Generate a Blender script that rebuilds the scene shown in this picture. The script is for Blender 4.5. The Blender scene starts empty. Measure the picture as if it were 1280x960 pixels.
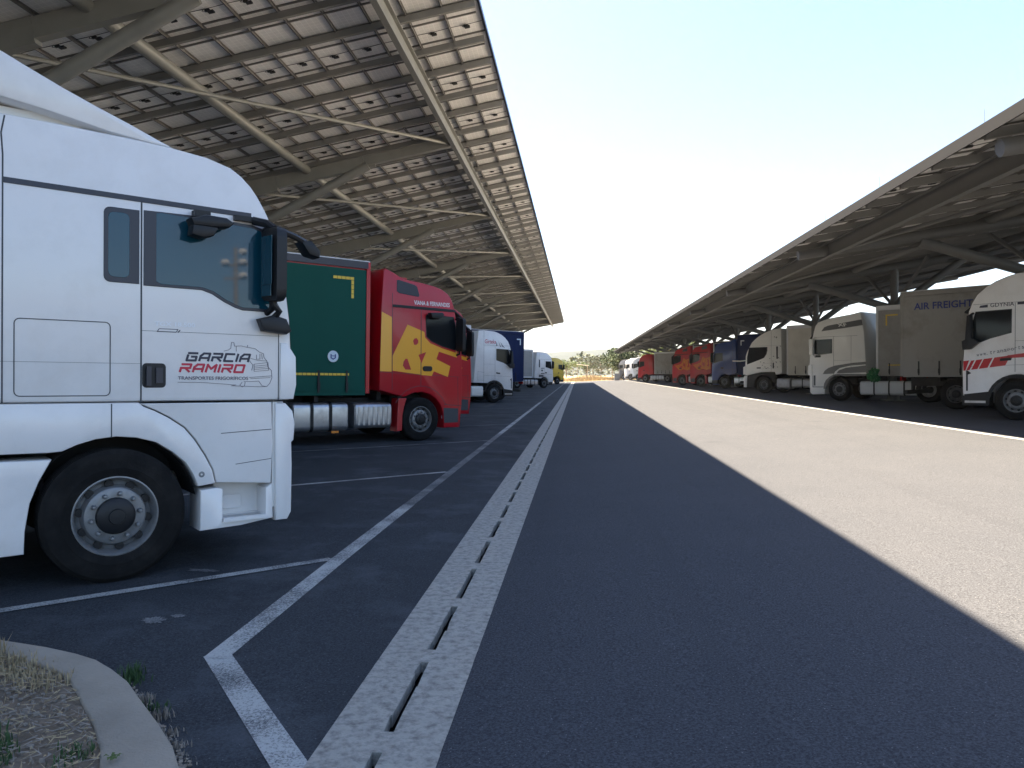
import bpy, math, random
from math import sin, cos, pi, atan, radians
from mathutils import Matrix, Vector
random.seed(7)
S = bpy.context.scene
COL = S.collection

# ------------------------------------------------------------------ camera, sky, sun, exposure
cam_d = bpy.data.cameras.new("camera"); cam = bpy.data.objects.new("camera", cam_d); COL.objects.link(cam)
cam_d.sensor_width = 36; cam_d.lens = 27.0; cam_d.clip_start = 0.05; cam_d.clip_end = 6000
cam.location = (0, 0, 1.62)
cam.rotation_euler = (radians(90) - atan(13.5 / 960), 0, radians(4.9))
S.camera = cam

SUN_DIR = Vector((-0.466, 0.30, 1.0)).normalized()      # towards the sun
EL = math.asin(SUN_DIR.z); AZ = math.atan2(SUN_DIR.x, SUN_DIR.y)
w = bpy.data.worlds.new("World"); S.world = w; w.use_nodes = True
nt = w.node_tree; bg = nt.nodes['Background']
sky = nt.nodes.new('ShaderNodeTexSky'); sky.sky_type = 'NISHITA'; sky.sun_disc = False
sky.sun_elevation = EL; sky.sun_rotation = AZ; sky.altitude = 50; sky.air_density = 1.0; sky.dust_density = 1.5; sky.ozone_density = 3.6
nt.links.new(sky.outputs[0], bg.inputs[0]); bg.inputs[1].default_value = 0.050
sd = bpy.data.lights.new("sun", 'SUN'); sun = bpy.data.objects.new("sun", sd); COL.objects.link(sun)
sd.energy = 5.0; sd.angle = radians(0.5); sd.color = (1.0, 0.82, 0.60)
sun.rotation_euler = SUN_DIR.to_track_quat('Z', 'Y').to_euler(); sun.location = (0, 0, 60)
S.view_settings.view_transform = 'Standard'; S.view_settings.look = 'None'
S.view_settings.exposure = 2.95; S.view_settings.gamma = 1.0; S.view_settings.use_curve_mapping = False
S.render.engine = 'CYCLES'
S.cycles.max_bounces = 7; S.cycles.diffuse_bounces = 4

# ------------------------------------------------------------------ materials
def lin(r, g, b): return (r, g, b, 1)
def mat(name, col, rough=0.5, metal=0.0, coat=0.0, var=0.0, vscale=3.0, bump=0.0, bscale=30.0, spec=0.5, dirt=None, dirt_amt=0.0, dscale=1.5, trans=0.0):
    m = bpy.data.materials.new(name); m.use_nodes = True
    t = m.node_tree; N = t.nodes; L = t.links; p = N['Principled BSDF']
    p.inputs['Base Color'].default_value = (*col, 1); p.inputs['Roughness'].default_value = rough
    p.inputs['Metallic'].default_value = metal; p.inputs['Coat Weight'].default_value = coat
    p.inputs['Coat Roughness'].default_value = 0.08; p.inputs['Specular IOR Level'].default_value = spec
    tc = N.new('ShaderNodeTexCoord'); last = None
    if var > 0 or dirt:
        n = N.new('ShaderNodeTexNoise'); n.inputs['Scale'].default_value = vscale; n.inputs['Detail'].default_value = 6
        L.new(tc.outputs['Object'], n.inputs['Vector'])
        mx = N.new('ShaderNodeMix'); mx.data_type = 'RGBA'
        mx.inputs['A'].default_value = (*[max(0, c * (1 - var)) for c in col], 1); mx.inputs['B'].default_value = (*[min(1, c * (1 + var)) for c in col], 1)
        L.new(n.outputs['Fac'], mx.inputs['Factor']); last = mx.outputs['Result']
        if dirt:
            n2 = N.new('ShaderNodeTexNoise'); n2.inputs['Scale'].default_value = dscale; n2.inputs['Detail'].default_value = 8; n2.inputs['Roughness'].default_value = 0.65
            L.new(tc.outputs['Object'], n2.inputs['Vector'])
            r = N.new('ShaderNodeMapRange'); r.inputs['From Min'].default_value = 0.45; r.inputs['From Max'].default_value = 0.75
            r.inputs['To Max'].default_value = dirt_amt; L.new(n2.outputs['Fac'], r.inputs['Value'])
            m2 = N.new('ShaderNodeMix'); m2.data_type = 'RGBA'; L.new(r.outputs['Result'], m2.inputs['Factor']); L.new(last, m2.inputs['A'])
            m2.inputs['B'].default_value = (*dirt, 1); last = m2.outputs['Result']
        L.new(last, p.inputs['Base Color'])
    if bump > 0:
        nb = N.new('ShaderNodeTexNoise'); nb.inputs['Scale'].default_value = bscale; nb.inputs['Detail'].default_value = 5
        L.new(tc.outputs['Object'], nb.inputs['Vector']); b = N.new('ShaderNodeBump'); b.inputs['Strength'].default_value = bump; b.inputs['Distance'].default_value = 0.01
        L.new(nb.outputs['Fac'], b.inputs['Height']); L.new(b.outputs['Normal'], p.inputs['Normal'])
    return m

def asphalt(name, c0, c1, speck=0.35, patch=0.0, bs=1.0):
    m = bpy.data.materials.new(name); m.use_nodes = True
    t = m.node_tree; N = t.nodes; L = t.links; p = N['Principled BSDF']
    tc = N.new('ShaderNodeTexCoord')
    def noise(s, d=6, r=0.6):
        n = N.new('ShaderNodeTexNoise'); n.inputs['Scale'].default_value = s; n.inputs['Detail'].default_value = d; n.inputs['Roughness'].default_value = r
        L.new(tc.outputs['Object'], n.inputs['Vector']); return n.outputs['Fac']
    def mixc(f, a, b):
        x = N.new('ShaderNodeMix'); x.data_type = 'RGBA'
        if isinstance(f, float): x.inputs['Factor'].default_value = f
        else: L.new(f, x.inputs['Factor'])
        for k, v in (('A', a), ('B', b)):
            if isinstance(v, tuple): x.inputs[k].default_value = (*v, 1)
            else: L.new(v, x.inputs[k])
        return x.outputs['Result']
    def rng(f, a, b, lo=0.0, hi=1.0):
        r = N.new('ShaderNodeMapRange'); r.inputs['From Min'].default_value = a; r.inputs['From Max'].default_value = b
        r.inputs['To Min'].default_value = lo; r.inputs['To Max'].default_value = hi; L.new(f, r.inputs['Value']); return r.outputs['Result']
    base = mixc(rng(noise(0.6), 0.3, 0.7), c0, c1)
    grain = mixc(rng(noise(75, 5, 0.85), 0.38, 0.64), tuple(x * 0.45 for x in c0), tuple(x * 1.75 for x in c1))
    base = mixc(0.72, base, grain)
    if patch > 0:
        base = mixc(rng(noise(1.1, 9, 0.7), 0.5, 0.72, 0, patch), base, tuple(x * 2.0 for x in c1))
        base = mixc(rng(noise(0.45, 6, 0.6), 0.55, 0.7, 0, patch), base, tuple(x * 0.5 for x in c0))
    mp = N.new('ShaderNodeMapping'); mp.inputs['Scale'].default_value = (1.6, .035, 1); L.new(tc.outputs['Object'], mp.inputs['Vector'])
    nl = N.new('ShaderNodeTexNoise'); nl.inputs['Scale'].default_value = 1.3; nl.inputs['Detail'].default_value = 3; L.new(mp.outputs[0], nl.inputs['Vector'])
    base = mixc(rng(nl.outputs['Fac'], .52, .72, 0, .13), base, tuple(x * .55 for x in c0))
    base = mixc(rng(noise(.85, 2, .4), .70, .78, 0, .22), base, tuple(x * .35 for x in c0))
    v = N.new('ShaderNodeTexVoronoi'); v.inputs['Scale'].default_value = 26; L.new(tc.outputs['Object'], v.inputs['Vector'])
    sp = rng(v.outputs['Distance'], 0.10, 0.05, 0, speck)
    base = mixc(sp, base, (0.4, 0.4, 0.38))
    L.new(base, p.inputs['Base Color']); p.inputs['Roughness'].default_value = 0.85; p.inputs['Specular IOR Level'].default_value = 0.06
    b = N.new('ShaderNodeBump'); b.inputs['Strength'].default_value = 0.45 * bs; b.inputs['Distance'].default_value = 0.006
    L.new(noise(120, 4, 0.75), b.inputs['Height']); L.new(b.outputs['Normal'], p.inputs['Normal'])
    return m

def worn_paint(name, paint, under, lo, hi, scale=70):
    m = bpy.data.materials.new(name); m.use_nodes = True
    t = m.node_tree; N = t.nodes; L = t.links; p = N['Principled BSDF']; tc = N.new('ShaderNodeTexCoord')
    n = N.new('ShaderNodeTexNoise'); n.inputs['Scale'].default_value = scale; n.inputs['Detail'].default_value = 8; n.inputs['Roughness'].default_value = 0.8
    n2 = N.new('ShaderNodeTexNoise'); n2.inputs['Scale'].default_value = 2.0; n2.inputs['Detail'].default_value = 3
    L.new(tc.outputs['Object'], n.inputs['Vector']); L.new(tc.outputs['Object'], n2.inputs['Vector'])
    a = N.new('ShaderNodeMath'); a.operation = 'MULTIPLY_ADD'; L.new(n2.outputs['Fac'], a.inputs[0]); a.inputs[1].default_value = 0.45; L.new(n.outputs['Fac'], a.inputs[2])
    r = N.new('ShaderNodeMapRange'); r.inputs['From Min'].default_value = lo; r.inputs['From Max'].default_value = hi; L.new(a.outputs[0], r.inputs['Value'])
    x = N.new('ShaderNodeMix'); x.data_type = 'RGBA'; L.new(r.outputs['Result'], x.inputs['Factor']); x.inputs['A'].default_value = (*under, 1); x.inputs['B'].default_value = (*paint, 1)
    L.new(x.outputs['Result'], p.inputs['Base Color']); p.inputs['Roughness'].default_value = 0.8
    return m

def panel_mat(name):
    m = bpy.data.materials.new(name); m.use_nodes = True
    t = m.node_tree; N = t.nodes; L = t.links; p = N['Principled BSDF']; tc = N.new('ShaderNodeTexCoord')
    mp = N.new('ShaderNodeMapping'); mp.inputs['Location'].default_value = (0.063, 0.063, 0)
    L.new(tc.outputs['Object'], mp.inputs['Vector'])
    bk = N.new('ShaderNodeTexBrick'); bk.offset = 0; bk.inputs['Scale'].default_value = 1.0
    bk.inputs['Brick Width'].default_value = 0.126; bk.inputs['Row Height'].default_value = 0.126; bk.inputs['Mortar Size'].default_value = 0.005
    bk.inputs['Color1'].default_value = lin(.74, .73, .70); bk.inputs['Color2'].default_value = lin(.70, .69, .66); bk.inputs['Mortar'].default_value = lin(.88, .86, .82)  # paler grid lines: daylight through the gaps between cells, painted into the colour
    L.new(mp.outputs[0], bk.inputs['Vector'])
    n = N.new('ShaderNodeTexNoise'); n.inputs['Scale'].default_value = 0.7; n.inputs['Detail'].default_value = 6; L.new(tc.outputs['Object'], n.inputs['Vector'])
    x = N.new('ShaderNodeMix'); x.data_type = 'RGBA'; x.blend_type = 'SOFT_LIGHT'; x.inputs['Factor'].default_value = 0.6
    L.new(bk.outputs['Color'], x.inputs['A']); L.new(n.outputs['Fac'], x.inputs['B'])
    L.new(x.outputs['Result'], p.inputs['Base Color']); p.inputs['Roughness'].default_value = 0.55
    return m

M = {}
M['white'] = mat('white_paint', (.76, .74, .72), .32, coat=.5, var=.03, vscale=1.2, dirt=(.42, .38, .33), dirt_amt=.25, dscale=2.2)
M['white_far'] = mat('white_paint_dusty', (.74, .73, .69), .4, coat=.3, var=.04)
M['red'] = mat('red_paint', (.44, .005, .014), .32, coat=.2, var=.08, vscale=2, dirt=(.2, .06, .05), dirt_amt=.15)
M['yellow'] = mat('yellow_decal', (.82, .37, .015), .35, coat=.4, var=.06, vscale=2)
M['flame'] = mat('orange_flame_decal', (.55, .15, .012), .4, var=.5, vscale=6)
M['blue'] = mat('blue_paint', (.008, .045, .20), .3, coat=.4, var=.1)
M['yellowcab'] = mat('yellow_paint', (.70, .48, .04), .35, coat=.5, var=.05)
M['black'] = mat('black_plastic', (.012, .013, .015), .45, spec=.35, var=.15, vscale=8)
M['navy'] = mat('dark_trim', (.020, .022, .036), .35, var=.1)
M['dark'] = mat('chassis_black', (.012, .012, .012), .7, var=.4, vscale=6, dirt=(.05, .045, .04), dirt_amt=.5)
M['greyfair'] = mat('dark_grey_paint', (.075, .075, .078), .4, coat=.3, var=.1)
M['groove'] = mat('panel_gap', (.06, .065, .07), .8)
M['glass'] = mat('sky_teal_glass', (.004, .045, .070), .03, spec=.55)  # teal of the reflected sky is put into the base colour
M['glass_dark'] = mat('dark_window_glass', (.008, .010, .012), .06, spec=.22)
M['glass'].node_tree.nodes['Principled BSDF'].inputs['Coat Roughness'].default_value = 0.0
M['tyre'] = mat('tyre_rubber', (.008, .008, .008), .85, spec=.2, var=.25, vscale=9, bump=.3, bscale=60, dirt=(.035, .032, .03), dirt_amt=.5, dscale=5)
M['rim'] = mat('rim_metal', (.22, .225, .23), .42, metal=.35, var=.15, vscale=12, dirt=(.07, .06, .05), dirt_amt=.6, dscale=8)
M['rimdark'] = mat('trailer_rim_steel', (.10, .10, .10), .6, metal=.2, var=.3, vscale=12)
M['alu'] = mat('tank_aluminium', (.50, .51, .53), .34, metal=.8, var=.12, vscale=4, dirt=(.15, .14, .13), dirt_amt=.5, dscale=3)
M['galv'] = mat('galvanised_steel', (.22, .218, .195), .5, metal=.2, var=.12, vscale=2.5, dirt=(.15, .145, .13), dirt_amt=.4)
M['galv_dark'] = mat('shaded_galvanised_steel', (.12, .12, .115), .55, metal=.1, var=.15, vscale=2.5)  # darker steel copy: the shade under the right canopy put into the colour
M['fascia'] = mat('edge_fascia', (.013, .014, .016), .7, spec=.2)
M['purlin'] = mat('purlin_steel', (.20, .195, .18), .6, metal=.1, var=.15, vscale=2)
M['frame'] = mat('module_frame', (.14, .135, .125), .5, metal=.2)
M['panel'] = panel_mat('module_backsheet')
M['jbox'] = mat('junction_box_black', (.012, .012, .012), .5)
M['green'] = mat('green_curtain', (.002, .072, .052), .6, spec=.2, var=.12, vscale=1.2, bump=.5, bscale=3)
M['grey'] = mat('grey_curtain', (.30, .295, .28), .6, var=.1, vscale=1.0, bump=.5, bscale=3, dirt=(.16, .14, .12), dirt_amt=.6, dscale=1.2)
M['taupe'] = mat('taupe_curtain', (.29, .28, .26), .6, var=.12, vscale=1.0, bump=.5, bscale=3, dirt=(.11, .095, .08), dirt_amt=.7, dscale=1.0)
M['cream'] = mat('cream_curtain', (.60, .57, .50), .55, var=.06, bump=.4, bscale=3, dirt=(.3, .27, .22), dirt_amt=.4)
M['bluec'] = mat('blue_curtain', (.004, .014, .065), .6, spec=.2, var=.12, bump=.5, bscale=3)
M['trailerw'] = mat('trailer_white', (.66, .67, .68), .45, var=.05, dirt=(.4, .38, .34), dirt_amt=.3)
M['tape'] = mat('yellow_reflector', (.75, .50, .05), .4)
M['redtxt'] = mat('red_lettering', (.50, .02, .05), .5)
M['darktxt'] = mat('dark_lettering', (.03, .03, .05), .5)
M['greytxt'] = mat('grey_lettering', (.13, .11, .13), .5)
M['bluetxt'] = mat('blue_lettering', (.03, .05, .22), .5)
M['whitetxt'] = mat('white_lettering', (.75, .75, .75), .5)
M['silver'] = mat('silver_badge', (.80, .81, .83), .35)
M['sign'] = mat('pale_sticker', (.62, .70, .76), .5)
M['orange'] = mat('orange_lens', (.7, .22, .02), .3)
M['lamp'] = mat('headlight_lens', (.5, .52, .55), .1, coat=1)
M['redlens'] = mat('red_lens', (.4, .01, .01), .25, coat=1)
M['asph_new'] = asphalt('asphalt_new', (.040, .045, .054), (.062, .066, .075), .45, .0)
M['asph_old'] = asphalt('asphalt_old', (.032, .038, .044), (.048, .053, .060), .3, .7)
M['conc'] = mat('drain_concrete', (.33, .32, .29), .85, var=.18, vscale=9, bump=.8, bscale=60, dirt=(.05, .05, .048), dirt_amt=.8, dscale=19)
M['kerb'] = mat('kerb_concrete', (.32, .285, .235), .85, var=.12, vscale=6, bump=.5, bscale=70, dirt=(.12, .11, .09), dirt_amt=.5, dscale=3)
M['line'] = worn_paint('worn_white_line', (.40, .41, .40), (.05, .055, .062), .62, .78)
M['line_faint'] = worn_paint('faded_white_line', (.28, .29, .29), (.05, .055, .062), .68, .92)
M['line_red'] = worn_paint('faded_red_line', (.070, .036, .046), (.036, .040, .048), .78, 1.1)
M['soil'] = mat('dry_soil', (.17, .135, .10), .95, var=.45, vscale=14, bump=1, bscale=40)
M['straw'] = mat('dry_straw', (.34, .27, .16), .9, var=.5, vscale=25)
M['mulch'] = mat('grey_mulch', (.24, .21, .175), .9, var=.6, vscale=20)
M['weed'] = mat('green_weed', (.04, .085, .025), .8, var=.4, vscale=20)
M['field'] = mat('dry_grass_field', (.33, .25, .13), .95, var=.35, vscale=.25, bump=1, bscale=3)
M['far_base'] = mat('packed_earth', (.10, .09, .075), .95, var=.2, vscale=.3)
M['leaf1'] = mat('leaves_green', (.050, .078, .028), .75, var=.5, vscale=.6)
M['leaf2'] = mat('leaves_dark', (.040, .058, .032), .75, var=.5, vscale=.6)
M['leaf3'] = mat('leaves_fresh', (.085, .125, .032), .75, var=.4, vscale=.6)
M['bark'] = mat('bark', (.12, .09, .07), .9, var=.3)
M['hill'] = mat('wooded_hill', (.028, .040, .040), .95, var=.4, vscale=.05)
M['plas_green'] = mat('green_sacking', (.02, .16, .05), .6, var=.4, vscale=10)

# ------------------------------------------------------------------ object helpers
def link(name, me, parent=None, loc=None, rot=None):
    o = bpy.data.objects.new(name, me); COL.objects.link(o)
    if parent: o.parent = parent
    if loc is not None: o.location = loc
    if rot is not None: o.rotation_euler = rot
    return o
def tag(o, label=None, cat=None, group=None, kind=None):
    if label: o['label'] = label
    if cat: o['category'] = cat
    if group: o['group'] = group
    if kind: o['kind'] = kind
    return o
def empty(name, loc=(0, 0, 0)):
    o = bpy.data.objects.new(name, None); COL.objects.link(o); o.location = loc; o.empty_display_size = 0.3; return o

class MB:
    def __init__(s): s.v = []; s.f = []; s.mi = []; s.cur = 0
    def face(s, idx): s.f.append(idx); s.mi.append(s.cur)
    def box(s, c, d, R=None):
        b = len(s.v)
        for z in (-1, 1):
            for x, y in ((-1, -1), (1, -1), (1, 1), (-1, 1)):
                p = Vector((x * d[0] / 2, y * d[1] / 2, z * d[2] / 2))
                if R: p = R @ p
                s.v.append((c[0] + p.x, c[1] + p.y, c[2] + p.z))
        for q in ((3, 2, 1, 0), (4, 5, 6, 7), (0, 1, 5, 4), (1, 2, 6, 5), (2, 3, 7, 6), (3, 0, 4, 7)): s.face([b + i for i in q])
        return s
    def bar(s, a, b_, wd, ht):                       # rectangular bar between two points
        a = Vector(a); b_ = Vector(b_); d = b_ - a; R = d.to_track_quat('Y', 'Z').to_matrix()
        return s.box((a + b_) / 2, (wd, d.length, ht), R)
    def tube(s, pts, r, n=10, caps=True):
        pts = [Vector(p) for p in pts]; rs = r if isinstance(r, (list, tuple)) else [r] * len(pts); base = len(s.v)
        for i, p in enumerate(pts):
            d = (pts[min(i + 1, len(pts) - 1)] - pts[max(i - 1, 0)]).normalized(); q = d.to_track_quat('Z', 'Y')
            for k in range(n):
                a = 2 * pi * k / n; o = q @ Vector((cos(a) * rs[i], sin(a) * rs[i], 0)); s.v.append(tuple(p + o))
        for i in range(len(pts) - 1):
            for k in range(n):
                s.face([base + i * n + k, base + i * n + (k + 1) % n, base + (i + 1) * n + (k + 1) % n, base + (i + 1) * n + k])
        if caps:
            s.face([base + k for k in range(n)][::-1]); s.face([base + (len(pts) - 1) * n + k for k in range(n)])
        return s
    def lathe(s, prof, n=40, c=(0, 0, 0)):            # profile (x, r) about the X axis
        base = len(s.v)
        for x, r in prof:
            for k in range(n):
                a = 2 * pi * k / n; s.v.append((c[0] + x, c[1] + cos(a) * r, c[2] + sin(a) * r))
        for i in range(len(prof) - 1):
            for k in range(n):
                s.face([base + i * n + k, base + i * n + (k + 1) % n, base + (i + 1) * n + (k + 1) % n, base + (i + 1) * n + k])
        return s
    def build(s, name, m, parent=None, smooth=None, loc=None, rot=None, offs=None):
        me = bpy.data.meshes.new(name)
        vs = s.v if offs is None else [(x - offs[0], y - offs[1], z - offs[2]) for x, y, z in s.v]
        me.from_pydata(vs, [], s.f)
        ms = m if isinstance(m, (list, tuple)) else [m]
        for k in ms: me.materials.append(k)
        if len(ms) > 1: me.polygons.foreach_set('material_index', s.mi)
        me.update()
        if smooth:
            me.polygons.foreach_set('use_smooth', [True] * len(me.polygons)); me.set_sharp_from_angle(angle=radians(smooth))
        return link(name, me, parent, loc, rot)

def inset_ring(ring, d):
    n = len(ring); A = sum(ring[i][0] * ring[(i + 1) % n][1] - ring[(i + 1) % n][0] * ring[i][1] for i in range(n)); sg = 1 if A > 0 else -1
    out = []
    for i in range(n):
        p0, p1, p2 = Vector(ring[i - 1]), Vector(ring[i]), Vector(ring[(i + 1) % n])
        e1 = (p1 - p0); e2 = (p2 - p1)
        if e1.length < 1e-6 or e2.length < 1e-6: out.append(tuple(p1)); continue
        e1.normalize(); e2.normalize(); nn = Vector((-(e1.y + e2.y), e1.x + e2.x)) * sg
        if nn.length < 1e-4: out.append(tuple(p1)); continue
        nn.normalize(); c = max(0.5, abs(nn.dot(Vector((-e1.y, e1.x)))))
        out.append(tuple(p1 + nn * (d / c)))
    return out
KT = [0.012]
def tum(x, v): return x * (1 - KT[0] * (v - 1.2))
def prism(mb, ring, x0, x1, bev=0.012, tumble=True, bulge=0.0, layers=2):
    """solid from a side outline ring of (s forward, v up) between x0 and x1"""
    n = len(ring)
    A = sum(ring[i][0] * ring[(i + 1) % n][1] - ring[(i + 1) % n][0] * ring[i][1] for i in range(n))
    if A < 0: ring = ring[::-1]
    ins = inset_ring(ring, bev); half = inset_ring(ring, bev * 0.3)
    hw = (x1 - x0) / 2; cx = (x0 + x1) / 2
    xs = [(x0, ins), (x0 + bev * .3, half), (x0 + bev, ring)]
    if layers > 2:
        for k in range(1, layers): xs.append((x0 + bev + (x1 - x0 - 2 * bev) * k / layers, ring))
    xs += [(x1 - bev, ring), (x1 - bev * .3, half), (x1, ins)]
    smax = max(p[0] for p in ring); base = len(mb.v)
    for x, r in xs:
        t = (x - cx) / hw
        for (s_, v_) in r:
            f = max(0.0, min(1.0, (s_ - (smax - 0.8)) / 0.8)) if bulge else 0
            mb.v.append((tum(x, v_), s_ + bulge * (1 - abs(t) ** 3) * f, v_))
    for L in range(len(xs) - 1):
        for i in range(n):
            j = (i + 1) % n; a = base + L * n; b = base + (L + 1) * n
            mb.face([a + i, a + j, b + j, b + i])
    for off, fl in ((base, True), (base + (len(xs) - 1) * n, False)):
        groups = [list(range(n))]
        for g in groups:
            q = [off + i for i in g]; mb.face(q[::-1] if fl else q)
    return mb
def side_prism(mb, ring, side, X, t0=0.0, t1=0.006, bev=0.002):
    """thin raised patch on the truck's side (X = half width)"""
    a, b = side * (X + t0), side * (X + t1)
    def tm(v): return side * X * (-KT[0] * (v - 1.2))
    r = ring; n = len(r); A = sum(r[i][0] * r[(i + 1) % n][1] - r[(i + 1) % n][0] * r[i][1] for i in range(n))
    if (A < 0) == (side > 0): r = r[::-1]
    ins = inset_ring(r, bev) if bev else r; base = len(mb.v)
    for x, rr in ((a, r), (side * (X + t1 - bev) if t1 > bev else b, r), (b, ins)):
        for s_, v_ in rr: mb.v.append((x + tm(v_), s_, v_))
    for L in range(2):
        for i in range(n):
            j = (i + 1) % n; mb.face([base + L * n + i, base + L * n + j, base + (L + 1) * n + j, base + (L + 1) * n + i])
    mb.face([base + 2 * n + i for i in range(n)]); return mb
def side_line(mb, pts, side, X, wd=0.008, t=0.0015):
    for q_, (a, b) in enumerate(zip(pts, pts[1:])):
        t = t + (.00025 if q_ % 2 else -.00025) * (1 if q_ else 0)
        d = Vector((b[0] - a[0], b[1] - a[1]))
        if d.length < 1e-5: continue
        nrm = Vector((-d.y, d.x)).normalized() * wd / 2; e = d.normalized() * wd * 0.3
        side_prism(mb, [(a[0] + nrm.x - e.x, a[1] + nrm.y - e.y), (b[0] + nrm.x + e.x, b[1] + nrm.y + e.y), (b[0] - nrm.x + e.x, b[1] - nrm.y + e.y), (a[0] - nrm.x - e.x, a[1] - nrm.y - e.y)], side, X, -0.002, t, 0)
def rrect(s0, s1, v0, v1, r=0.05, n=4):
    out = []
    for cx, cy, a0 in ((s1 - r, v1 - r, 0), (s0 + r, v1 - r, 90), (s0 + r, v0 + r, 180), (s1 - r, v0 + r, 270)):
        for k in range(n + 1): a = radians(a0 + 90 * k / n); out.append((cx + r * cos(a), cy + r * sin(a)))
    return out
def text(name, st, box, side, X, m, parent, shear=0.0, bold=0.0, t=0.0035, fit=True):
    """lettering on the side; box = (s0, v0, s1, v1); reads from s0 to s1"""
    c = bpy.data.curves.new(name, 'FONT'); c.body = st; c.shear = shear; c.offset = bold; c.size = 1.0; c.resolution_u = 3
    o = bpy.data.objects.new(name, c); COL.objects.link(o)
    me = bpy.data.meshes.new_from_object(o); bpy.data.objects.remove(o); bpy.data.curves.remove(c)
    xs = [v.co.x for v in me.vertices]; ys = [v.co.y for v in me.vertices]; x0, x1, y0, y1 = min(xs), max(xs), min(ys), max(ys)
    s0, v0, s1, v1 = box
    for v in me.vertices:
        s_ = s0 + (v.co.x - x0) / (x1 - x0) * (s1 - s0); z_ = v0 + (v.co.y - y0) / (y1 - y0) * (v1 - v0)
        v.co = (side * (X * (1 - KT[0] * (z_ - 1.2)) + t), s_, z_)
    me.materials.clear(); me.materials.append(m); me.name = name
    return link(name, me, parent)

SR, SR2, SL, XB = .04, .01, .015, 9.0
def gz(x): return SR * max(0.0, min(x, XB) + .58) + SR2 * max(0.0, x - XB) + SL * max(0.0, -1.12 - x)
def vehicle_root(name, X, Y, row, half=1.25, ang=46.0, flip=False):
    """row=+1 left row (right side visible), -1 right row. (X, Y): ground point under the visible front wheel face"""
    a = radians(ang) * row; g = -SL if X < 0 else SR2
    h = Vector((sin(a), cos(a), g * sin(a))).normalized(); n = Vector((-g, 0, 1)).normalized(); rt = h.cross(n)
    if flip: h = -h; rt = -rt
    P = Vector((X, Y, gz(X))); side = row if not flip else -row
    P = P - rt * side * half
    R = Matrix((rt, h, n)).transposed().to_4x4(); R.translation = P
    o = empty(name); o.matrix_world = R; return o, side

# ------------------------------------------------------------------ wheels
def _front_hub():
    mb = MB(); mb.lathe([(.0, .001), (.005, .06), (-.005, .125), (-.02, .142), (-.09, .148)], 28); return mb
def wheel_meshes():
    R = .505; out = {}
    ty = MB(); W = .15
    prof = [(-W + .005, .300), (-W - .005, .33), (-W - .008, .42), (-W + .005, .475), (-W + .03, .497)]
    x = -W + .03
    for k in range(5):
        a = -W + .03 + k * (2 * W - .06) / 4.6; prof += [(a, .500), (a + .04, .505), (a + .042, .492), (a + .05, .492)]
    prof = [p for p in prof if p[0] <= W - .03] + [(W - .03, .505), (W - .012, .490), (W - .002, .474), (W + .001, .472), (W + .008, .44), (W + .010, .41), (W + .006, .372), (W + .009, .366), (W + .006, .35), (W - .005, .315), (W - .008, .298)]
    ty.lathe(prof, 56); 
    for k in range(26):
        if k % 13 in (0, 1, 2, 6, 7): continue
        a = 2 * pi * k / 26; ty.box((W + .0075, .415 * cos(a), .415 * sin(a)), (.006, .020, .052), Matrix.Rotation(a, 3, 'X'))
    out['tyre'] = ty.build('tyre', M['tyre'], smooth=35)
    rf = MB(); W2 = .142                                # front rim: disc stands proud
    rf.lathe([(W2 + .004, .302), (W2 + .006, .292), (W2 - .004, .284), (W2 - .03, .276), (W2 - .09, .262), (W2 - .075, .235), (W2 - .022, .212), (W2 - .012, .195), (W2 - .012, .135)], 56)
    for k in range(10):
        a = 2 * pi * (k + .25) / 10
        rf.lathe([(W2 - .014, .019), (W2 + .012, .017), (W2 + .024, .011), (W2 + .026, .001)], 8, (0, cos(a) * .170, sin(a) * .170))
    out['rimf'] = rf.build('rim', M['rim'], smooth=35)
    hb = MB(); hb.lathe([(W2 - .013, .140), (W2 + .02, .134), (W2 + .035, .115), (W2 + .04, .06), (W2 + .052, .055), (W2 + .055, .001)], 32)
    for k in range(10):                                 # hand holes in the disc
        a = 2 * pi * (k + .75) / 10; c = (W2 - .055, cos(a) * .240, sin(a) * .240)
        hb.lathe([(W2 - .068, .033), (W2 - .050, .031), (W2 - .0495, .001)], 12, (0, c[1], c[2]))
    out['hubf'] = hb.build('wheel', M['black'], smooth=35)
    rr = MB()
    rr.lathe([(W2 + .004, .302), (W2 + .006, .292), (W2 - .004, .284), (W2 - .03, .276), (W2 - .12, .262), (W2 - .135, .215), (W2 - .14, .13)], 40)
    for k in range(10):
        a = 2 * pi * k / 10; rr.lathe([(W2 - .14, .019), (W2 - .10, .015), (W2 - .098, .001)], 6, (0, cos(a) * .170, sin(a) * .170))
    out['rimr'] = rr.build('rim', M['rim'], smooth=35)
    hr = MB(); hr.lathe([(W2 - .141, .14), (W2 - .05, .13), (W2 - .02, .10), (W2 - .018, .001)], 24); out['hubr'] = hr.build('wheel', M['dark'], smooth=35)
    ms = {k: o.data for k, o in out.items()}; ms['rimt'] = ms['rimf'].copy(); ms['rimt'].materials[0] = M['rimdark']
    for o in out.values(): bpy.data.objects.remove(o)
    return ms
WM = wheel_meshes()
def wheel(parent, x, s, side, front=True, trail=False):
    rot = (0, 0, 0) if side > 0 else (0, 0, pi)
    h = link('wheel', WM['hubf' if front else 'hubr'], parent, (x, s, .505), rot)
    link('tyre', WM['tyre'], h); link('rim', WM['rimt' if trail else ('rimf' if front else 'rimr')], h); return h
def axle(parent, s, X=1.25, front=True, dual=False):
    for sd in (1, -1):
        wheel(parent, sd * (X - .152), s, sd, front)
        if dual: wheel(parent, sd * (X - .152 - .34), s, sd, False)

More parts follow.
